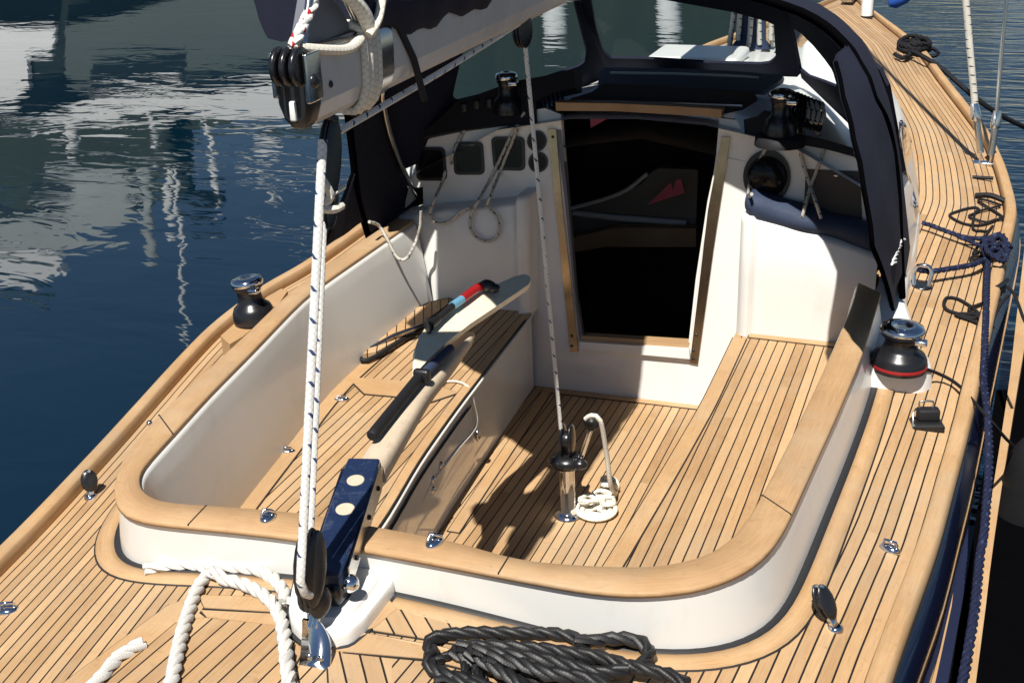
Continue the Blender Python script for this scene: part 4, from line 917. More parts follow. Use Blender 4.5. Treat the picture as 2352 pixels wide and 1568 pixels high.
# cream blade lying over the tiller
bl_px = zz('E',(545,1330),(548,1180),(580,1090),(640,1010),(760,920),(900,850),(1060,770),(1180,715),(1250,697),(1285,706),(1297,735),(1280,765),(1200,820),(1050,920),(900,1020),(760,1130),(650,1230),(575,1310))
bo = onz((960,850), .318); be = onz((1220,640), .318); bn = nrm(np.cross(nrm(np.cross(be-bo, V(0,0,1))), be-bo)); bn = nrm(bn+.30*nrm(np.cross(be-bo, V(0,0,1)))*1.0)
bl = [onpl(p, bo, bn) for p in bl_px]; mb = MB(); c_ = sum(bl)/len(bl)
mb.loft([[p-bn*.020 for p in bl], [p-bn*.005 for p in bl], [p*.985+c_*.015 for p in bl]]); tag(mb.build('wooden_blade', M['cream']), 'cream painted curved wooden blade resting on top of the tiller', 'wooden blade')
# tiller extension: black foam grip, dark tube
te = empty('tiller_extension', onz((850,1010), .30), 'black foam covered tiller extension with a dark tube, lying along the tiller', 'tiller extension')
e0, e1, e2 = onz((853,1002), .300), onz((963,866), .308), onz((1035,800), .308)
mb = MB(); d_ = nrm(e1-e0); mb.lathe([(.010,0),(.0135,.004),(.0145,.02),(.0145,np.linalg.norm(e1-e0)-.01),(.012,np.linalg.norm(e1-e0))], e0, d_, 16); mb.build('foam_grip', M['rubber'], te)
mb = MB(); mb.tube([e1-d_*.02, e2], .0125, 12); mb.build('extension_tube', M['cushion'], te)
mb = MB(); mb.box(e1+V(.006,.004,.004), (.045,.022,.034), None, .008); mb.build('grip_clip', M['plastic'], te)
hs = [onpl(p, bo+bn*.020, bn) for p in zz('E',(640,1030),(700,985),(790,905),(850,862),(945,790),(985,775))]
hk = empty('boat_hook', hs[0], 'slim handle with red and pale blue bands and black ends, strapped to the cream blade', 'handle')
mb = MB(); mb.tube([hs[0]-V(.004,.004,0), hs[0]], [.022,.022], 12); mb.tube([hs[0], hs[1]], [.016,.011], 10); mb.build('black_end', M['plastic'], hk); mb = MB(); mb.ball(hs[5]+V(.012,.004,0), (.026,.022,.018), 12); mb.ball(hs[5]+V(.034,.004,-.006), (.018,.018,.014), 12); mb.build('black_end', M['plastic'], hk)
mb = MB(); mb.tube([hs[1], hs[2]], .0105, 12); mb.build('shaft', M['rubber'], hk)
mb = MB(); mb.tube([hs[2], hs[3]], .0125, 12); mb.build('blue_band', M['blue'], hk)
mb = MB(); mb.tube([hs[3], hs[4], hs[5]], .0130, 12); mb.build('red_band', M['red'], hk)
# ================================================================ things on the benches
lp = [onz(p, ZS+.03)[:2] for p in zz('E',(195,1165),(330,1030),(480,945),(640,875),(800,842),(830,848),(700,930),(560,1040),(420,1130),(290,1210),(215,1230))]
mb = MB(); mb.prism(smooth(lp+[lp[0]], 1)[:-1], ZS+.002, ZS+.030, uvf=lambda p: (p[0]*.9+p[1]*.4, p[1])); lf = mb.build('table_leaf', M['seat'])
tag(lf, 'folded teak table leaf with black edge lying on the port bench against the white backrest', 'table leaf')
mb = MB(); mb.tube(dense([V(p[0], p[1], ZS+.018) for p in lp]+[V(*lp[0], ZS+.018)], .02), .009, 6); mb.build('leaf_edge', M['rubber'], lf)
mb = MB(); mb.tube([onz((835,808), ZS+.02), onz((905,770), ZS+.045), onz((975,745), ZS+.05)], .008, 8); tag(mb.build('folding_strut', M['steel']), 'thin steel rod lying along the front of the folded teak table leaf', 'rod')
# shock cord and latch on the port bench front
def onfront(px, off=.008):
    o_ = V(-.343, 1.50, ZS); t = nrm(V(P_in[4][0]-P_in[2][0], P_in[4][1]-P_in[2][1], 0)); n_ = V(t[1], -t[0], 0); return onpl(px, o_+n_*off, n_)
mb = MB(); mb.tube(dense([onz(zz('H',(985,62))[0], ZS+.006), onz(zz('H',(1050,60))[0], ZS+.006), onz(zz('H',(1110,85))[0], ZS+.004), onfront(zz('H',(1135,150))[0]), onfront(zz('H',(1150,280))[0]), onfront(zz('H',(1050,410))[0]), onfront(zz('H',(935,560))[0]), onfront(zz('H',(805,805))[0])], .02), .0042, 6)
tag(mb.build('shock_cord', M['rplain']), 'thin white cord stretched across the front of the port bench', 'cord')
q = onfront(zz('H',(1158,330))[0], .012); mb = MB(); mb.ball(q, (.012,.012,.022), 12); mb.build('cord_toggle', M['steel'], pb)
for p in zz('H',(930,550),(970,478),(930,600)):
    q = onfront(p, .006); mb = MB(); mb.ball(q, (.012,.014,.012), 12); mb.build('locker_catch', M['steel'], pb)
# rolled navy cushion in the starboard corner
c0, c1 = V(.40, 2.45, .335), V(.86, 2.45, .235); mb = MB(); rr_ = []
for j in range(22):
    t = j/21; c_ = c0*(1-t)+c1*t; r_ = .048*(1+.10*math.sin(7*t)+.05*math.sin(17*t)); r_ *= .55 if j in (0, 21) else 1
    rr_.append([c_+V(0, r_*1.3*math.cos(a)+.005*math.sin(9*t+2*a), r_*math.sin(a)) for a in [2*math.pi*k/18 for k in range(18)]])
mb.loft(rr_); tag(mb.build('rolled_cushion', M['cushion']), 'rolled navy cushion tucked on top of the white corner moulding under the round compass', 'cushion')
# ================================================================ ropes on deck
mb = MB(); gp = lambda z, *p: [ond(q, z) for q in p]
wr = gp(.013, *zz('G',(725,1003),(800,985),(950,972),(1050,990),(1150,985),(1290,1003),(1370,1050),(1420,1110),(1428,1165)))
mb.rope3(wr, .0150)
wr2 = gp(.013, *zz('G',(850,1600),(870,1500),(905,1340),(940,1220),(985,1100),(1040,1025)))+gp(.030, *zz('G',(1075,1015)))+gp(.015, *zz('G',(1110,1045),(1210,1070),(1310,1120),(1375,1185),(1410,1270),(1425,1370),(1436,1480),(1450,1600)))
mb.rope3(wr2, .0150)
mb.rope3(gp(.013, *zz('G',(400,1640),(500,1545),(590,1440),(715,1365))), .0150)
tag(mb.build('mooring_rope', M['rlaid']), 'thick white laid rope looped on the port aft deck', 'rope')
mb = MB(); B_ = lambda z, *p: [ond(q, z) for q in zz('Q', *p)]; rb = .0150
mb.rope3(B_(.014,(330,440),(280,360),(340,300),(560,270),(880,275),(1200,280),(1400,330)), rb)
mb.rope3(B_(.030,(1330,350),(1500,320),(1680,310),(1810,340),(1860,420),(1800,500),(1650,560),(1450,610),(1250,650)), rb)
mb.rope3(B_(.016,(300,420),(280,490),(370,560),(520,600),(700,640)), rb)
mb.rope3(B_(.034,(480,370),(800,370),(1100,385),(1300,420),(1500,440),(1650,490),(1850,540),(2000,570),(2130,640)), rb)
mb.rope3(B_(.018,(450,400),(620,480),(900,560),(1200,620),(1500,660)), rb)
mb.rope3(B_(.036,(560,400),(720,500),(860,580),(1000,680)), rb)
mb.rope3(B_(.052,(600,390),(850,430),(1150,470),(1350,520),(1540,560),(1700,530)), rb)
mb.rope3(B_(.050,(700,440),(900,480),(1130,560),(1400,590),(1560,640)), rb)
mb.rope3(B_(.020,(1080,400),(1230,410),(1420,430),(1560,480)), rb)
mb.rope3(B_(.014,(330,470),(400,440),(470,400),(560,380)), .010); mb.rope3(B_(.014,(520,420),(540,500),(560,600)), .010); mb.rope3(B_(.014,(590,420),(620,520),(650,600)), .010)
mb.rope3(B_(.014,(330,640),(420,600),(560,640),(900,700)), rb)
tag(mb.build('rope_coil', M['rblack']), 'thick black laid rope flaked in a heap on the aft deck', 'rope')
# navy dock line made fast to the starboard cleat
rn = .0105; Pz = lambda z, *p: [ond(q, z) for q in zz('P', *p)]
mb = MB(); mb.rope3(Pz(.035,(385,560),(480,590),(640,650),(800,700),(960,715),(1040,740)), .0095); mb.rope3(Pz(.03,(960,790),(850,740),(720,690)), .0085)
mb.rope3([q+V(0,0,.0) for q in Pz(.055,(340,1008))]+Pz(.050,(470,1025),(640,1000),(800,975),(900,950),(1000,900),(1040,860)), .0105)
for k in range(7):
    a = k*1.1; c_ = ond(zz('P',(1060+24*(k % 4), 740+34*(k//2)))[0], .03+.008*k)
    mb.rope3([c_+V(.036*math.cos(a+j*1.0), .075*math.sin(a+j*1.0), .014*math.sin(2.3*j+k)) for j in range(7)], .0095)
tag(mb.build('dock_line_knot', M['rnavy']), 'tangle of navy mooring line knotted round the starboard cleat', 'rope')
mb = MB(); ln = Pz(.05,(1020,880),(1010,960))+[ond(p, z) for p, z in zip(zz('P',(1005,1100),(1000,1250),(995,1400)), (.05,.05,.045))]+[onz(p, z) for p, z in zip(zz('T',(1425,-150),(1440,30),(1468,300),(1482,600),(1478,950),(1450,1300),(1430,1560)), (.045,.04,.03,.02,.01,0.,0.))]+[onz(p, -.02) for p in zz('S',(1590,300),(1540,800),(1470,1250),(1390,1700))]
mb.rope3(ln, .0115); tag(mb.build('dock_line', M['rnavy']), 'navy mooring line running aft along the outside of the starboard rail', 'rope')
mb = MB(); pth = []
for z, pts in ((.008,((1160,500),(1030,560),(900,585),(760,560),(645,490),(720,450),(830,420),(900,415),(930,450))),(.010,((830,495),(900,530),(1000,555),(1080,530),(1160,510))),(.012,((920,350),(1000,345),(1070,370),(1130,395),(1060,415),(940,445),(890,460))),
  (.008,((870,620),(940,635),(1010,640),(1050,600))),(.010,((870,850),(930,830),(960,880),(870,880),(850,915),(960,910)))): pth += Pz(z, *pts)
mb.tube(dense(pth, .015), .0052, 6)
tag(mb.build('thin_line', M['rthin']), 'thin dark line lying in open loops on the starboard deck, forward of the knotted cleat', 'rope')
mb = MB(); pth = []
for z, pts in ((.008,((1130,1290),(1000,1400),(940,1430),(850,1360),(720,1285),(620,1275),(590,1330),(620,1390),(700,1420),(850,1465),(1000,1455),(1090,1440))),(.010,((700,1430),(850,1490),(980,1540),(1060,1560))),(.012,((830,1390),(900,1350),(980,1320),(1090,1290))),(.010,((1040,1550),(1080,1440),(1140,1330),(1200,1260)))): pth += Pz(z, *pts)
mb.tube(dense(pth, .015), .0055, 6)
tag(mb.build('thin_line', M['rthin']), 'thin black line looped beside the small rail cleat, nearest the big winch', 'rope')
mb = MB(); mb.tube(dense(Pz(.04,(1200,1170),(1260,1240),(1310,1360))+[onz(p, .04) for p in zz('P',(1350,1470),(1420,1600))], .02), .006, 6); tag(mb.build('lead_line', M['rthin']), 'black line passing over the rail from the small rail cleat to the pontoon', 'rope')
mb = MB(); fl_ = [onz(p, z) for p, z in zip(zz('F',(1450,1040),(1530,1070),(1620,1115),(1700,1180),(1760,1250),(1830,1330),(1900,1410),(1960,1480),(2010,1530)), (.09,.05,.03,.03,.035,.04,.0,-.1,-.2))]
mb.tube(dense(fl_, .02), .0055, 6); tag(mb.build('fender_line', M['rthin']), 'black line from the big starboard winch over the rail to the fender', 'rope')
fc = fl_[-1]; fn = empty('fender', fc-V(0,0,.5), 'round black fender hanging off the starboard side above the dark water', 'fender')
c_ = onz((2392,1075), -.28); mb = MB(); mb.lathe([(.012,.10),(.03,.085),(.045,.07),(.075,.045),(.098,0),(.105,-.06),(.105,-.34),(.09,-.42),(.05,-.47)], c_+V(.01,0,.04), (.12,-.05,1), 26); mb.build('fender_body', M['rubber'], fn)
# forward spring on the second cleat
mb = MB(); fw = lambda z, *p: [ond(q, z) for q in zz('D', *p)]
for k in range(5):
    c_ = cq2+V(.02, 0, .02+.012*k); mb.rope3([c_+V(.10*math.cos(k+j*1.05), .17*math.sin(k+j*1.05), .012*math.sin(j*2.)) for j in range(7)], .016)
mb.rope3(fw(.03,(735,345),(790,370),(850,340)), .016); mb.tube(dense(fw(.06,(850,330),(930,370))+[onz(p, z) for p, z in zip(zz('D',(1050,450),(1230,610),(1400,730),(1570,815)), (.02,-.1,-.25,-.4))], .1), .016, 8)
mb.tube(dense([ony(p, cq2[1]) for p in zz('D',(850,300),(950,300),(1015,340),(960,360),(880,320))], .03), .014, 6)
tag(mb.build('spring_line', M['rthin']), 'black mooring line from the forward rail cleat out over the blue water', 'rope')
# shrouds
def stay(base, px_list, y_top, r_, name, label, mat, ends):
    pts = [base]+[ony(p, y_) for p, y_ in px_list]; d_ = nrm(pts[-1]-pts[-2]); pts.append(pts[-1]+d_*3.5)
    e = empty(name, base, label, 'rigging'); mb = MB(); mb.tube(pts[1:], r_, 8); mb.build('wire', M[mat], e)
    mb = MB(); d0 = nrm(pts[1]-pts[0]); mb.tube([base+V(0,0,.0), pts[1]], .016, 8); mb.lathe([(.020,-.03),(.024,0),(.020,.03)], base+d0*ends, d0, 12); mb.build('turnbuckle', M['steel'], e)
    mb = MB(); mb.lathe([(.022,-.02),(.026,0),(.018,.06)], pts[1], d0, 12); mb.build('terminal', M['chrome'], e); return e
stay(cp1+V(0,0,.05), [(zz('D',(1252,740))[0], cp1[1]+.02), (zz('D',(1215,330))[0], cp1[1]+.05), (zz('D',(1187,0))[0], cp1[1]+.08)], 0, .016, 'shroud', 'inner white covered shroud rising from the starboard rail', 'rgrey', .18)
stay(cp2+V(0,0,.05), [(zz('D',(1378,790))[0], cp2[1]+.02), (zz('D',(1420,280))[0], cp2[1]+.05), (zz('D',(1446,0))[0], cp2[1]+.08)], 0, .009, 'shroud', 'outer thin grey wire shroud rising from the starboard rail', 'steel', .16)
# hanging lines on the bulkhead
def hang(pts, name, label, r_=.0062, mat='rgrey'):
    mb = MB(); mb.tube(dense([onb(p, .014) if k == 'b' else onf(p, .020) if k == 'f' else ony(p, float(k)) for p, k in pts], .012), r_, 7); return tag(mb.build(name, M[mat]), label, 'rope')
zb_ = lambda r_, k, *pts: [(p, k) for p in zz(r_, *pts)]
hang(zb_('B','b',(1400,815),(1365,870),(1330,950),(1308,1010),(1305,1050)), 'control_line', 'short grey line hanging between the left and middle square displays')
hang(zb_('B','b',(1268,1090),(1250,1160))+zb_('B','f',(1205,1260),(1172,1350),(1190,1405),(1240,1425),(1310,1400),(1360,1350),(1420,1322)), 'control_line', 'grey flecked line drooping in a shallow bight under the left square display')
hang(zb_('B','b',(1775,715),(1690,860),(1605,1040),(1545,1160))+zb_('B','f',(1485,1270),(1440,1350),(1425,1430),(1450,1495),(1510,1535),(1570,1530),(1605,1480),(1608,1420),(1580,1360),(1535,1318),(1560,1240))+zb_('B','b',(1612,1110),(1650,1010),(1700,890),(1745,760)), 'control_line', 'grey flecked line hanging in a round loop below the right square display')
hang(zb_('E','2.05',(262,368))+zb_('E','2.12',(320,390),(375,475),(425,575),(462,608),(505,595))+zb_('E','2.25',(555,500),(585,400),(592,300)), 'control_line', 'pale line drooping over the white port corner from the foot of the sprayhood')
hang(zb_('N','b',(705,1000),(600,1130),(500,1320),(430,1480))+zb_('L','b',(1288,585),(1282,640))+zb_('N','2.36',(430,1690)), 'control_line', 'cream flecked line hanging in front of the round compass')
hang(zb_('C','b',(1715,860),(1702,960),(1720,1050),(1762,1180))+zb_('C','2.40',(1800,1290),(1832,1390)), 'control_line', 'grey line hanging straight across the dark side pocket')
hang(zb_('C','b',(1775,795),(1835,890),(1850,950),(1812,1070))+zb_('C','b',(1770,1180))+zb_('C','2.40',(1730,1320),(1690,1470)), 'control_line', 'brown flecked line crossing in front of the dark side pocket')
# coiled tails beside the starboard cabin winch
mb = MB(); rg2 = random.Random(3)
for k in range(8):
    a, b = zz('N',(960+45*k, 430+18*k))[0], zz('N',(930+45*k, 760+14*k))[0]; p, q = ony(a, 2.50+.01*k), ony(b, 2.42+.01*k)
    m_ = (p+q)/2; mb.tube(dense([p, m_+V(-.02,-.02,0), q, q+V(.014,.01,-.004), m_+V(.016,.02,.01), p+V(.012,.03,0), p], .012), .0062, 6)
tag(mb.build('halyard_coils', M['rthin']), 'dark halyard tails hanked beside the starboard cabin top winch', 'rope')
mb = MB()
for k in range(5):
    a, b = zz('N',(1040+70*k, 470+20*k))[0], zz('N',(1060+62*k, 780+4*k))[0]; p, q = ony(a, 2.54), ony(b, 2.47); mb.tube(dense([p, (p+q)/2+V(.012,-.01,0), q], .015), .0075, 6)
tag(mb.build('halyard_coils', M['rgrey']), 'pale halyard tails hanked beside the starboard cabin top winch', 'rope')
mb = MB()
for k in range(9):
    a = zz('B',(1760+28*k, 640-9*k))[0]; p = ony(a, 2.56); mb.tube(dense([p+V(0,0,.03), p+V(.012,-.015,-.01), p+V(.02,0,-.05), p+V(.008,.02,-.02), p+V(0,0,.03)], .01), .0055, 6)
tag(mb.build('halyard_coils', M['rnavy']), 'dark blue rope tails hanked by the port cabin top winch', 'rope')
# pink sunlit patches inside the cabin, painted as thin coloured plates
for k, (px, y_) in enumerate(((zz('L',(422,178),(550,182),(425,252)), 2.62), (zz('L',(735,672),(865,545),(875,590),(890,535),(920,530),(938,605)), 3.12))):
    P = [ony(p, y_) for p in px]; mb = MB(); mb.loft([P, [p+V(0,.006,0) for p in P]], flat=True)
    tag(mb.build('light_patch', M['pink']), ('small dark pink plate painted as a sunlit patch under the hatch beam', 'pink plate painted as a sunlit patch deep inside the companionway')[k], 'light_patch')

q = ond((2018,44))+V(.05,.25,.06); mb = MB(); mb.lathe([(.001,0),(.05,.03),(.075,.12),(.05,.40),(.012,.52)], q, (.55,.2,.5), 14); tag(mb.build('bow_cover', M['ltblue']), 'bright blue plastic cover poking up at the very tip of the bow', 'cover')
# ================================================================ sprayhood (dodger)
PZ = [.10,.35,.5,.65,.8,.9,.98,1.05,1.10,1.15]; PX = [.958,.940,.925,.905,.87,.83,.77,.66,.45,0]
def Xp(z): return float(np.interp(z, PZ, PX))
def onprof(p, sgn=1):
    lo = None
    for y in np.linspace(.3, 5, 1200):
        q = ony(p, y)
        if not (0 < q[2] < 1.14): lo = None; continue
        s_ = sgn*q[0]-Xp(q[2])
        if lo is not None and lo*s_ <= 0: return q
        lo = s_
    return None
dg = empty('sprayhood', (0, 2.4, .1), 'navy canvas sprayhood with clear windows arched over the companionway', 'sprayhood')
prof_z = [.12,.25,.38,.5,.6,.7,.78,.85,.90,.94,.97,1.0,1.03,1.06,1.085,1.105,1.125,1.14,1.15]
def arch(yf, zb=.12, kx=1., kz=1., ):
    L_ = []
    for z in prof_z:
        z_ = zb+(z-.12)*(1.15-zb)/(1.15-.12) if zb > .12 else z
        x = Xp(z_); L_.append(V(x*kx, yf(x), z_*kz))
    return [V(-p[0], p[1], p[2]) for p in L_[:-1]]+L_[::-1]
_h = sorted([(q[0], q[1]) for q in (onprof(p) for p in [(1761,0),(1806,14),(1854,32),(1905,67),(1953,115),(1979,162),(2007,234),(2039,299)]) if q is not None])
_h = [(0, _h[0][1]+.10), (.3, _h[0][1]+.06)]+_h+[(.94, _h[-1][1]+.12), (.965, _h[-1][1]+.30)]
hoop_y = lambda x: float(np.interp(x, [a for a, b in _h], [b for a, b in _h]))
def front_row():
    L_ = []
    for z in prof_z:
        if z < .8: L_.append(V(Xp(z)-.004, float(np.interp(z, [.12,.41,.655,.8], [2.70,2.40,2.22,2.15])), z))
        else:
            x = Xp(z)*(.99-.04*(z-.8)/.35); L_.append(V(x, float(np.interp(x, [0,.40,.60,.77,.865], [3.03,2.96,2.74,2.42,2.15])), .8+(z-.8)*.62))
    return [V(-p[0], p[1], p[2]) for p in L_[:-1]]+L_[::-1]
ra_, rd_ = arch(hoop_y), front_row()
rows = [ra_]+[[p*(1-t)+q*t+V(0,0,.020*math.sin(math.pi*t)*(p[2] > .8)) for p, q in zip(ra_, rd_)] for t in (.25,.5,.75)]+[rd_]
mb = MB(); mb.loft(rows, closed=False); mb.loft([[p-V(0,0,.012)*1.0-V(np.sign(p[0])*.012,0,0) for p in r] for r in rows], closed=False); mb.build('canopy', M['canvas'], dg)
mb = MB(); mb.tube(dense(arch(lambda x: hoop_y(x)-.004, kx=1.004), .04), .011, 8); mb.build('hoop_piping', M['matteblack'], dg)
mb = MB(); mb.tube(dense([p-V(np.sign(p[0])*.03,0,.03) for p in rows[-1]], .05), .012, 8); mb.build('front_bow', M['steel'], dg)
# wings running aft from the hoop to the coaming
def wing(px, sgn, extra=()):
    E_ = [q for q in (onprof(p, sgn) for p in px) if q is not None]; E_ = sorted(E_, key=lambda q: -q[2]); zz_ = [q[2] for q in E_][::-1]; yy_ = [q[1] for q in E_][::-1]
    mb = MB(); rr = []
    for z in np.linspace(min(zz_), max(zz_), 30):
        ya = float(np.interp(z, zz_, yy_)); x = Xp(z); yh = hoop_y(x)+.02
        rr.append([V(sgn*(x+.006+.006*math.sin(9*z+6*t)*math.sin(math.pi*t)), ya+(yh-ya)*t, z) for t in np.linspace(0, 1, 9)])
    mb.loft(rr, closed=False); mb.loft([[p-V(sgn*.008,0,0) for p in r] for r in rr], closed=False); w = mb.build('side_wing', M['canvas'], dg)
    mb = MB(); mb.tube([r[0] for r in rr], .006, 6); mb.build('wing_hem', M['matteblack'], w)
    return w
wing([(1913,144),(1934,238),(1956,324),(1976,420),(1992,505),(1998,565),(2024,630),(2046,710)], 1)
wing(zz('B',(500,1568),(560,1420),(620,1280),(690,1090),(760,900),(810,760),(850,660),(905,530)), -1)
# front and side panels with clear windows
def ring_panel(corner, win_px, name, th=.012):
    c4 = [V(*p) for p in corner]; n_ = nrm(np.cross(c4[1]-c4[0], c4[3]-c4[0])); o_ = sum(c4)/4
    c4 = [p-n_*np.dot(p-o_, n_) for p in c4]; win = [onpl(p, o_, n_) for p in win_px]; cen = sum(win)/len(win)
    u = nrm(c4[1]-c4[0]); v = np.cross(n_, u); N_ = 96
    def polar(P, closed=True):
        Q = resample(P+[P[0]], 400)[:-1]; a = [math.atan2(np.dot(p-cen, v), np.dot(p-cen, u)) for p in Q]; out = []
        for k in range(N_):
            t = -math.pi+2*math.pi*k/N_; i = int(np.argmin([abs((x-t+math.pi) % (2*math.pi)-math.pi) for x in a])); out.append(Q[i])
        return out
    A, B = polar(c4), polar(win)
    if np.dot(n_, C-o_) < 0: n_ = -n_
    mb = MB(); f = [A, B, [p-n_*th for p in B], [p-n_*th for p in A]]
    mb.loft(f, closed=True, cap=False, flat=True, loop=True); w = mb.build(name, M['canvas'], dg)
    mb = MB(); mb.poly([p-n_*th*.5 for p in B]); mb.build('window_pane', M['vinyl'], w); return w
TLc, TRc = (-.385,2.98,1.02), (.41,2.98,1.02); BLc, BRc = (-.43,3.42,.585), (.44,3.42,.585)
ring_panel([TLc, TRc, BRc, BLc], zz('C',(362,-20),(400,200),(440,330),(495,373),(740,377),(1100,400),(1490,413),(1545,372),(1531,150),(1260,77),(830,0),(700,-18)), 'front_panel')
ring_panel([(-.87,2.10,.84), TLc, BLc, (-.935,2.34,.36)], [(1052,232),(1040,225)]+zz('B',(1318,600),(1375,350),(1430,190))+[(1180,-10),(1300,-12)]+zz('C',(262,0),(320,230),(350,340),(335,390),(290,425))+[(1200,196)], 'side_panel')
ring_panel([TRc, (.85,2.28,.83), (.90,2.62,.40), BRc], zz('M',(1160,345),(1230,370),(1320,430),(1480,590),(1620,760),(1720,900),(1780,1110),(1600,1040),(1400,970),(1280,870),(1200,740),(1180,600),(1170,450)), 'side_panel')
# small white script mark stitched on the starboard wing: short slanted strokes
mk = zz('F',(1226,372),(1234,345),(1243,322),(1250,300),(1258,281),(1266,262),(1274,243),(1283,222)); mb = MB()
for k, p in enumerate(mk):
    a = onprof((p[0]-1.2, p[1]), 1); b = onprof((p[0]+(9 if k in (0, 7) else 6.0), p[1]-(2.5 if k % 2 else 5)), 1)
    if a is None or b is None: continue
    mb.tube([a+V(.007,-.004,0), (a+b)/2+V(.008,-.004,.003), b+V(.007,-.004,0)], .0036, 5)
    if k < 7:
        c_ = onprof((mk[k+1][0]-1, mk[k+1][1]), 1)
        if c_ is not None: mb.tube([a+V(.007,-.004,0), c_+V(.007,-.004,0)], .0026, 5)
mb.build('stitched_mark', M['sail'], dg)
# ================================================================ camera, light, sky
cam = bpy.data.cameras.new('camera'); co = bpy.data.objects.new('camera', cam); COL.objects.link(co)
cam.sensor_width = 36; cam.lens = F/W*36; cam.clip_start = .05; cam.clip_end = 2000
Mx = Matrix(((R[0][0], R[1][0], -R[2][0], C[0]*S), (R[0][1], R[1][1], -R[2][1], C[1]*S), (R[0][2], R[1][2], -R[2][2], C[2]*S), (0,0,0,1)))
co.matrix_world = Mx; SC.camera = co
SUN_S, SUN_T = .035, .60                     # shadow shift to port / forward per unit of height
sd = nrm(V(SUN_S, -SUN_T, 1.))             # towards the sun
elev = math.asin(sd[2]); azim = math.atan2(sd[0], sd[1])
sun = bpy.data.lights.new('sun', 'SUN'); sun.energy = 5.0; sun.angle = math.radians(.53); sun.color = (1, .955, .88)
so = bpy.data.objects.new('sun', sun); COL.objects.link(so); so.rotation_euler = Vector(-sd).to_track_quat('-Z', 'Y').to_euler(); so.location = (0, 0, 30)
wd = bpy.data.worlds.new('World'); SC.world = wd; wd.use_nodes = True; nt = wd.node_tree
sky = nt.nodes.new('ShaderNodeTexSky'); sky.sky_type = 'NISHITA'; sky.sun_disc = False; sky.sun_elevation = elev; sky.sun_rotation = azim; sky.air_density = 1.0; sky.dust_density = .1; sky.ozone_density = 3.5
bg = nt.nodes['Background']; nt.links.new(sky.outputs[0], bg.inputs[0]); bg.inputs[1].default_value = .040
SC.view_settings.view_transform = 'Standard'; SC.view_settings.look = 'None'; SC.view_settings.exposure = .60; SC.view_settings.gamma = 1
SC.cycles.max_bounces = 8; SC.cycles.transparent_max_bounces = 12
# ================================================================ water and far surroundings
ZW = -.95
mb = MB(); g = 600
mb.poly([V(-g,-g,ZW), V(g,-g,ZW), V(g,g,ZW), V(-g,g,ZW)]); wt = mb.build('water', M['water']); tag(wt, 'dark blue harbour water, calm and full of broken reflections', 'water', kind='structure')
# ================================================================ what lies round the boat (seen mostly in the water's reflection)
EN = nrm(V(-.5, .866, 0))
def refl(p, dist):
    d = ray(p); w = C+d*((ZW-C[2])/d[2]); d2 = V(d[0], d[1], -d[2]); t = (dist-np.dot(w-C, EN))/np.dot(d2, EN); return w+d2*t
def rslab(px, dist, depth, mat, name, parent=None):
    P = [refl(p, dist) for p in px]; P = [V(q[0], q[1], max(q[2], ZW-.2)) for q in P]; mb = MB(); mb.loft([P, [q+EN*depth for q in P]], flat=True); return mb.build(name, mat, parent)
ny_ = empty('motor_yacht', refl((300,30), 26), 'grey and white motor yacht lying off the port bow, mirrored in the water', 'motor yacht')
rslab([(-260,-70),(900,-70),(900,215),(760,230),(420,268),(200,290),(90,300),(-260,300)], 26, 3.0, M['darkhull'], 'hull', ny_)
rslab([(150,60),(300,28),(420,-10),(900,-60),(900,190),(760,185),(620,178),(420,205),(210,225),(150,180)], 25.8, .3, M['greyhull'], 'hull_panel', ny_)
rslab([(0,278),(90,276),(200,240),(420,216),(560,205),(640,184),(660,178),(900,160),(900,262),(650,272),(520,270),(430,262),(330,268),(250,284),(120,292),(85,288)], 25.6, .5, M['whitehull'], 'rubbing_band', ny_)
rslab([(200,214),(300,200),(420,190),(400,204),(300,213)], 25.5, .4, M['whitehull'], 'fairing', ny_)
rslab([(-200,60),(128,66),(118,120),(60,128),(66,195),(30,240),(-200,250)], 25.5, .4, M['whitehull'], 'stern_panel', ny_)
sy = empty('moored_yacht', refl((200,450), 34), 'white moored yacht behind the motor yacht, seen only as a pale reflection in the water', 'yacht')
rslab([(-250,520),(-250,590),(120,566),(250,545),(330,490),(285,476),(330,440),(280,428),(300,402),(130,410),(175,440),(60,462),(150,478),(165,500)], 34, 1.5, M['palehull'], 'deckhouse', sy)
rslab([(-200,640),(70,640),(140,618),(130,588),(60,580),(-200,600)], 34, .8, M['whitehull'], 'radar_arch', sy)
rslab([(-100,700),(90,700),(118,684),(60,672),(-100,676)], 34, .6, M['greyhull'], 'radar_dome', sy)
def rtube(px, dist, r_, mat, name, parent):
    mb = MB(); mb.tube([refl(p, dist) for p in px], r_, 6); return mb.build(name, mat, parent)
rtube([(402,380),(432,800)], 33.5, .055, M['whitehull'], 'mast', sy); rtube([(385,380),(392,520)], 33.5, .10, M['whitehull'], 'mast', sy)
rtube([(488,380),(500,470)], 33.5, .10, M['whitehull'], 'mast', sy); rtube([(590,400),(640,470)], 33.5, .05, M['whitehull'], 'stay', sy); rtube([(570,510),(720,570)], 33.5, .04, M['whitehull'], 'stay', sy)
rtube([(330,400),(345,590)], 33.5, .16, M['palehull'], 'mast', sy)
for a, b in (((430,452),(520,456)), ((430,508),(520,512))): rtube([a, b], 33.5, .14, M['darkhull'], 'spreader', sy)
rtube([(160,290),(170,345)], 30, .14, M['whitehull'], 'stanchion', sy); rtube([(345,275),(360,330)], 30, .07, M['whitehull'], 'stanchion', sy); rtube([(470,275),(490,360)], 30, .07, M['whitehull'], 'stanchion', sy)
rslab([(100,392),(260,384),(420,376),(520,374),(520,380),(420,386),(260,402),(100,404)], 33, .3, M['palehull'], 'guard_rail', sy)
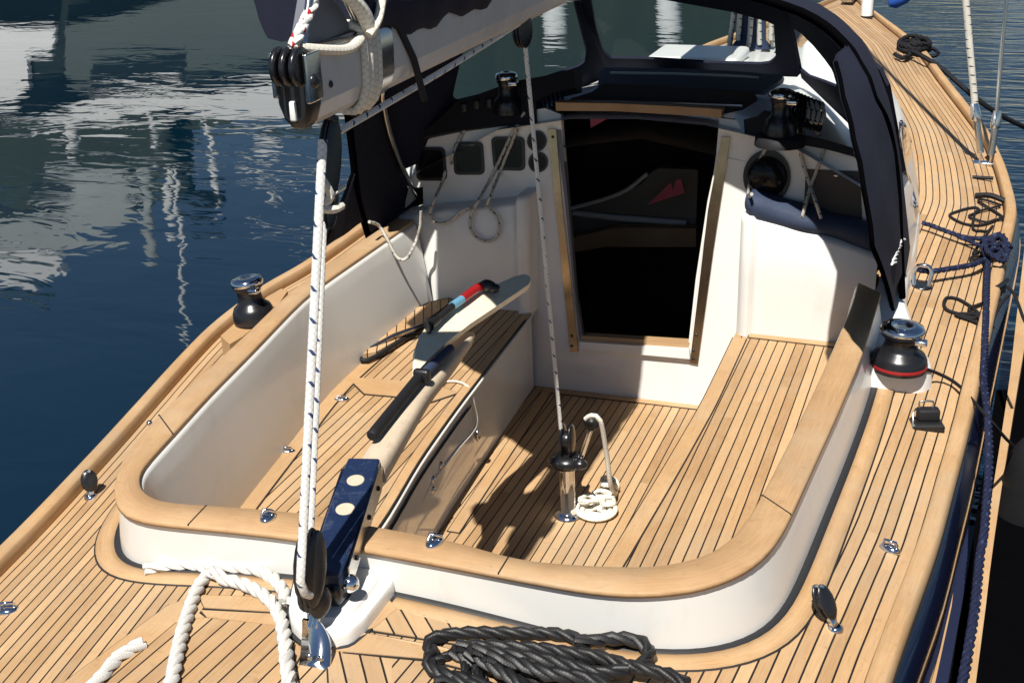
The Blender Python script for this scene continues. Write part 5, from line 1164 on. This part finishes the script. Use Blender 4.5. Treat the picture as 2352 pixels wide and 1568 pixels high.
rslab([(540,388),(700,402),(900,410),(900,416),(700,410),(540,394)], 33, .3, M['whitehull'], 'guard_rail', sy)
rslab([(580,330),(600,325),(650,330),(640,345),(590,350)], 30, .3, M['whitehull'], 'fender_row', sy)
# pale hull off the starboard bow and wooded shore
rslab([(2040,-160),(2300,-160),(2290,30),(2200,58),(2110,70),(2085,40)], 40, 3.0, M['greyhull'], 'barge_hull'); b_ = bpy.data.objects['barge_hull']; tag(b_, 'pale hull far off the starboard bow, a grey patch in the rippled water', 'boat')
for px in ((1530,20),(1266,30)):
    mb = MB(); mb.tube([refl((px[0], -60), 45), refl((px[0]+12, 90), 45)], .45, 8); o = mb.build('white_pile', M['whitehull']); tag(o, ('white mooring pile mirrored in the water beyond the front window' if px[0] > 1400 else 'white mooring pile mirrored in the water between the boom and the side window'), 'pile')
hill = [(-900,620),(-400,610),(0,600),(130,640),(300,585),(402,582),(406,398),(560,388),(760,402),(1100,420),(1500,380),(1800,240),(1950,130),(2010,40)]
mb = MB(); ft, bk_ = [], []
P = resample([refl(p, 70) for p in hill], 160)
rg3 = random.Random(11)
rows = []
for k in range(9):
    t = k/8; row = []
    for i, q in enumerate(P):
        h_ = max(.5, q[2]-ZW); j = 0 if k in (0, 8) else (rg3.random()-.5)
        row.append(V(*(q+EN*(t*16+j*1.2)+V(j*.8,0,0))[:2], ZW-.3+h_*math.sin(min(1, t*1.6)*math.pi/2)*(1+.06*j if 0 < k else 0)+(0 if k else 0)))
    rows.append(row)
mb.loft(rows, closed=False); hl = mb.build('wooded_shore', M['wood'], autosmooth=False); tag(hl, 'dark green wooded shore across the harbour, mirrored in the water', 'shore', kind='structure')
# pontoon alongside the starboard quarter
PZ_ = -.34
def strip(l, r_, z, th, mat, name, parent):
    L_, R_ = [onz(p, z) for p in l], [onz(p, z) for p in r_]; L_ = dense(L_, .15); R_ = resample(dense(R_, .15), len(L_)); mb = MB()
    uvl = []; rows_ = []; d = 0
    for i, (a, b) in enumerate(zip(L_, R_)):
        if i: d += np.linalg.norm(a-L_[i-1])
        rows_.append([a-V(0,0,th), a, b, b-V(0,0,th)]); w = np.linalg.norm(b-a); uvl.append([(0, d), (0.012, d), (w+.012, d), (w, d)])
    mb.loft(rows_, closed=False, uvs=uvl, flat=True); return mb.build(name, mat, parent)
S_ = lambda *p: zz('S', *p); T_ = lambda *p: zz('T', *p)
pn = empty('pontoon', onz((2260,1300), PZ_), 'timber edged pontoon with navy fender strips alongside the starboard quarter', 'pontoon')
wl_ = S_((1340,2500),(1465,1568),(1560,800),(1660,0))+T_((1690,0))+[(2338,700),(2356,545)]
wr_ = S_((1420,2500),(1545,1568),(1645,800),(1745,0))+T_((1790,0))+[(2368,700),(2382,545)]
strip(wl_, wr_, PZ_, .10, M['teak'], 'edge_timber', pn)
strip(S_((930,2500),(1100,1568),(1260,780),(1340,400),(1420,0)), S_((980,2500),(1140,1568),(1310,780),(1352,400),(1440,0)), PZ_-.01, .08, M['teak'], 'edge_timber', pn)
strip(S_((980,2500),(1140,1568),(1310,780),(1352,400),(1420,0)), S_((1120,2500),(1265,1568),(1440,600),(1535,0))+[], PZ_+.004, .09, M['navyfender'], 'fender_strip', pn)
strip(S_((1120,2500),(1265,1568),(1440,600),(1535,0))+T_((1560,0)), wl_[:5], PZ_-.06, .05, M['matteblack'], 'gap_cover', pn)
strip(wr_[:6], [(p[0]+420, p[1]) for p in wr_[:6]], PZ_-.10, .08, M['matteblack'], 'float', pn)  # dark slab painted as shaded water, not a real float
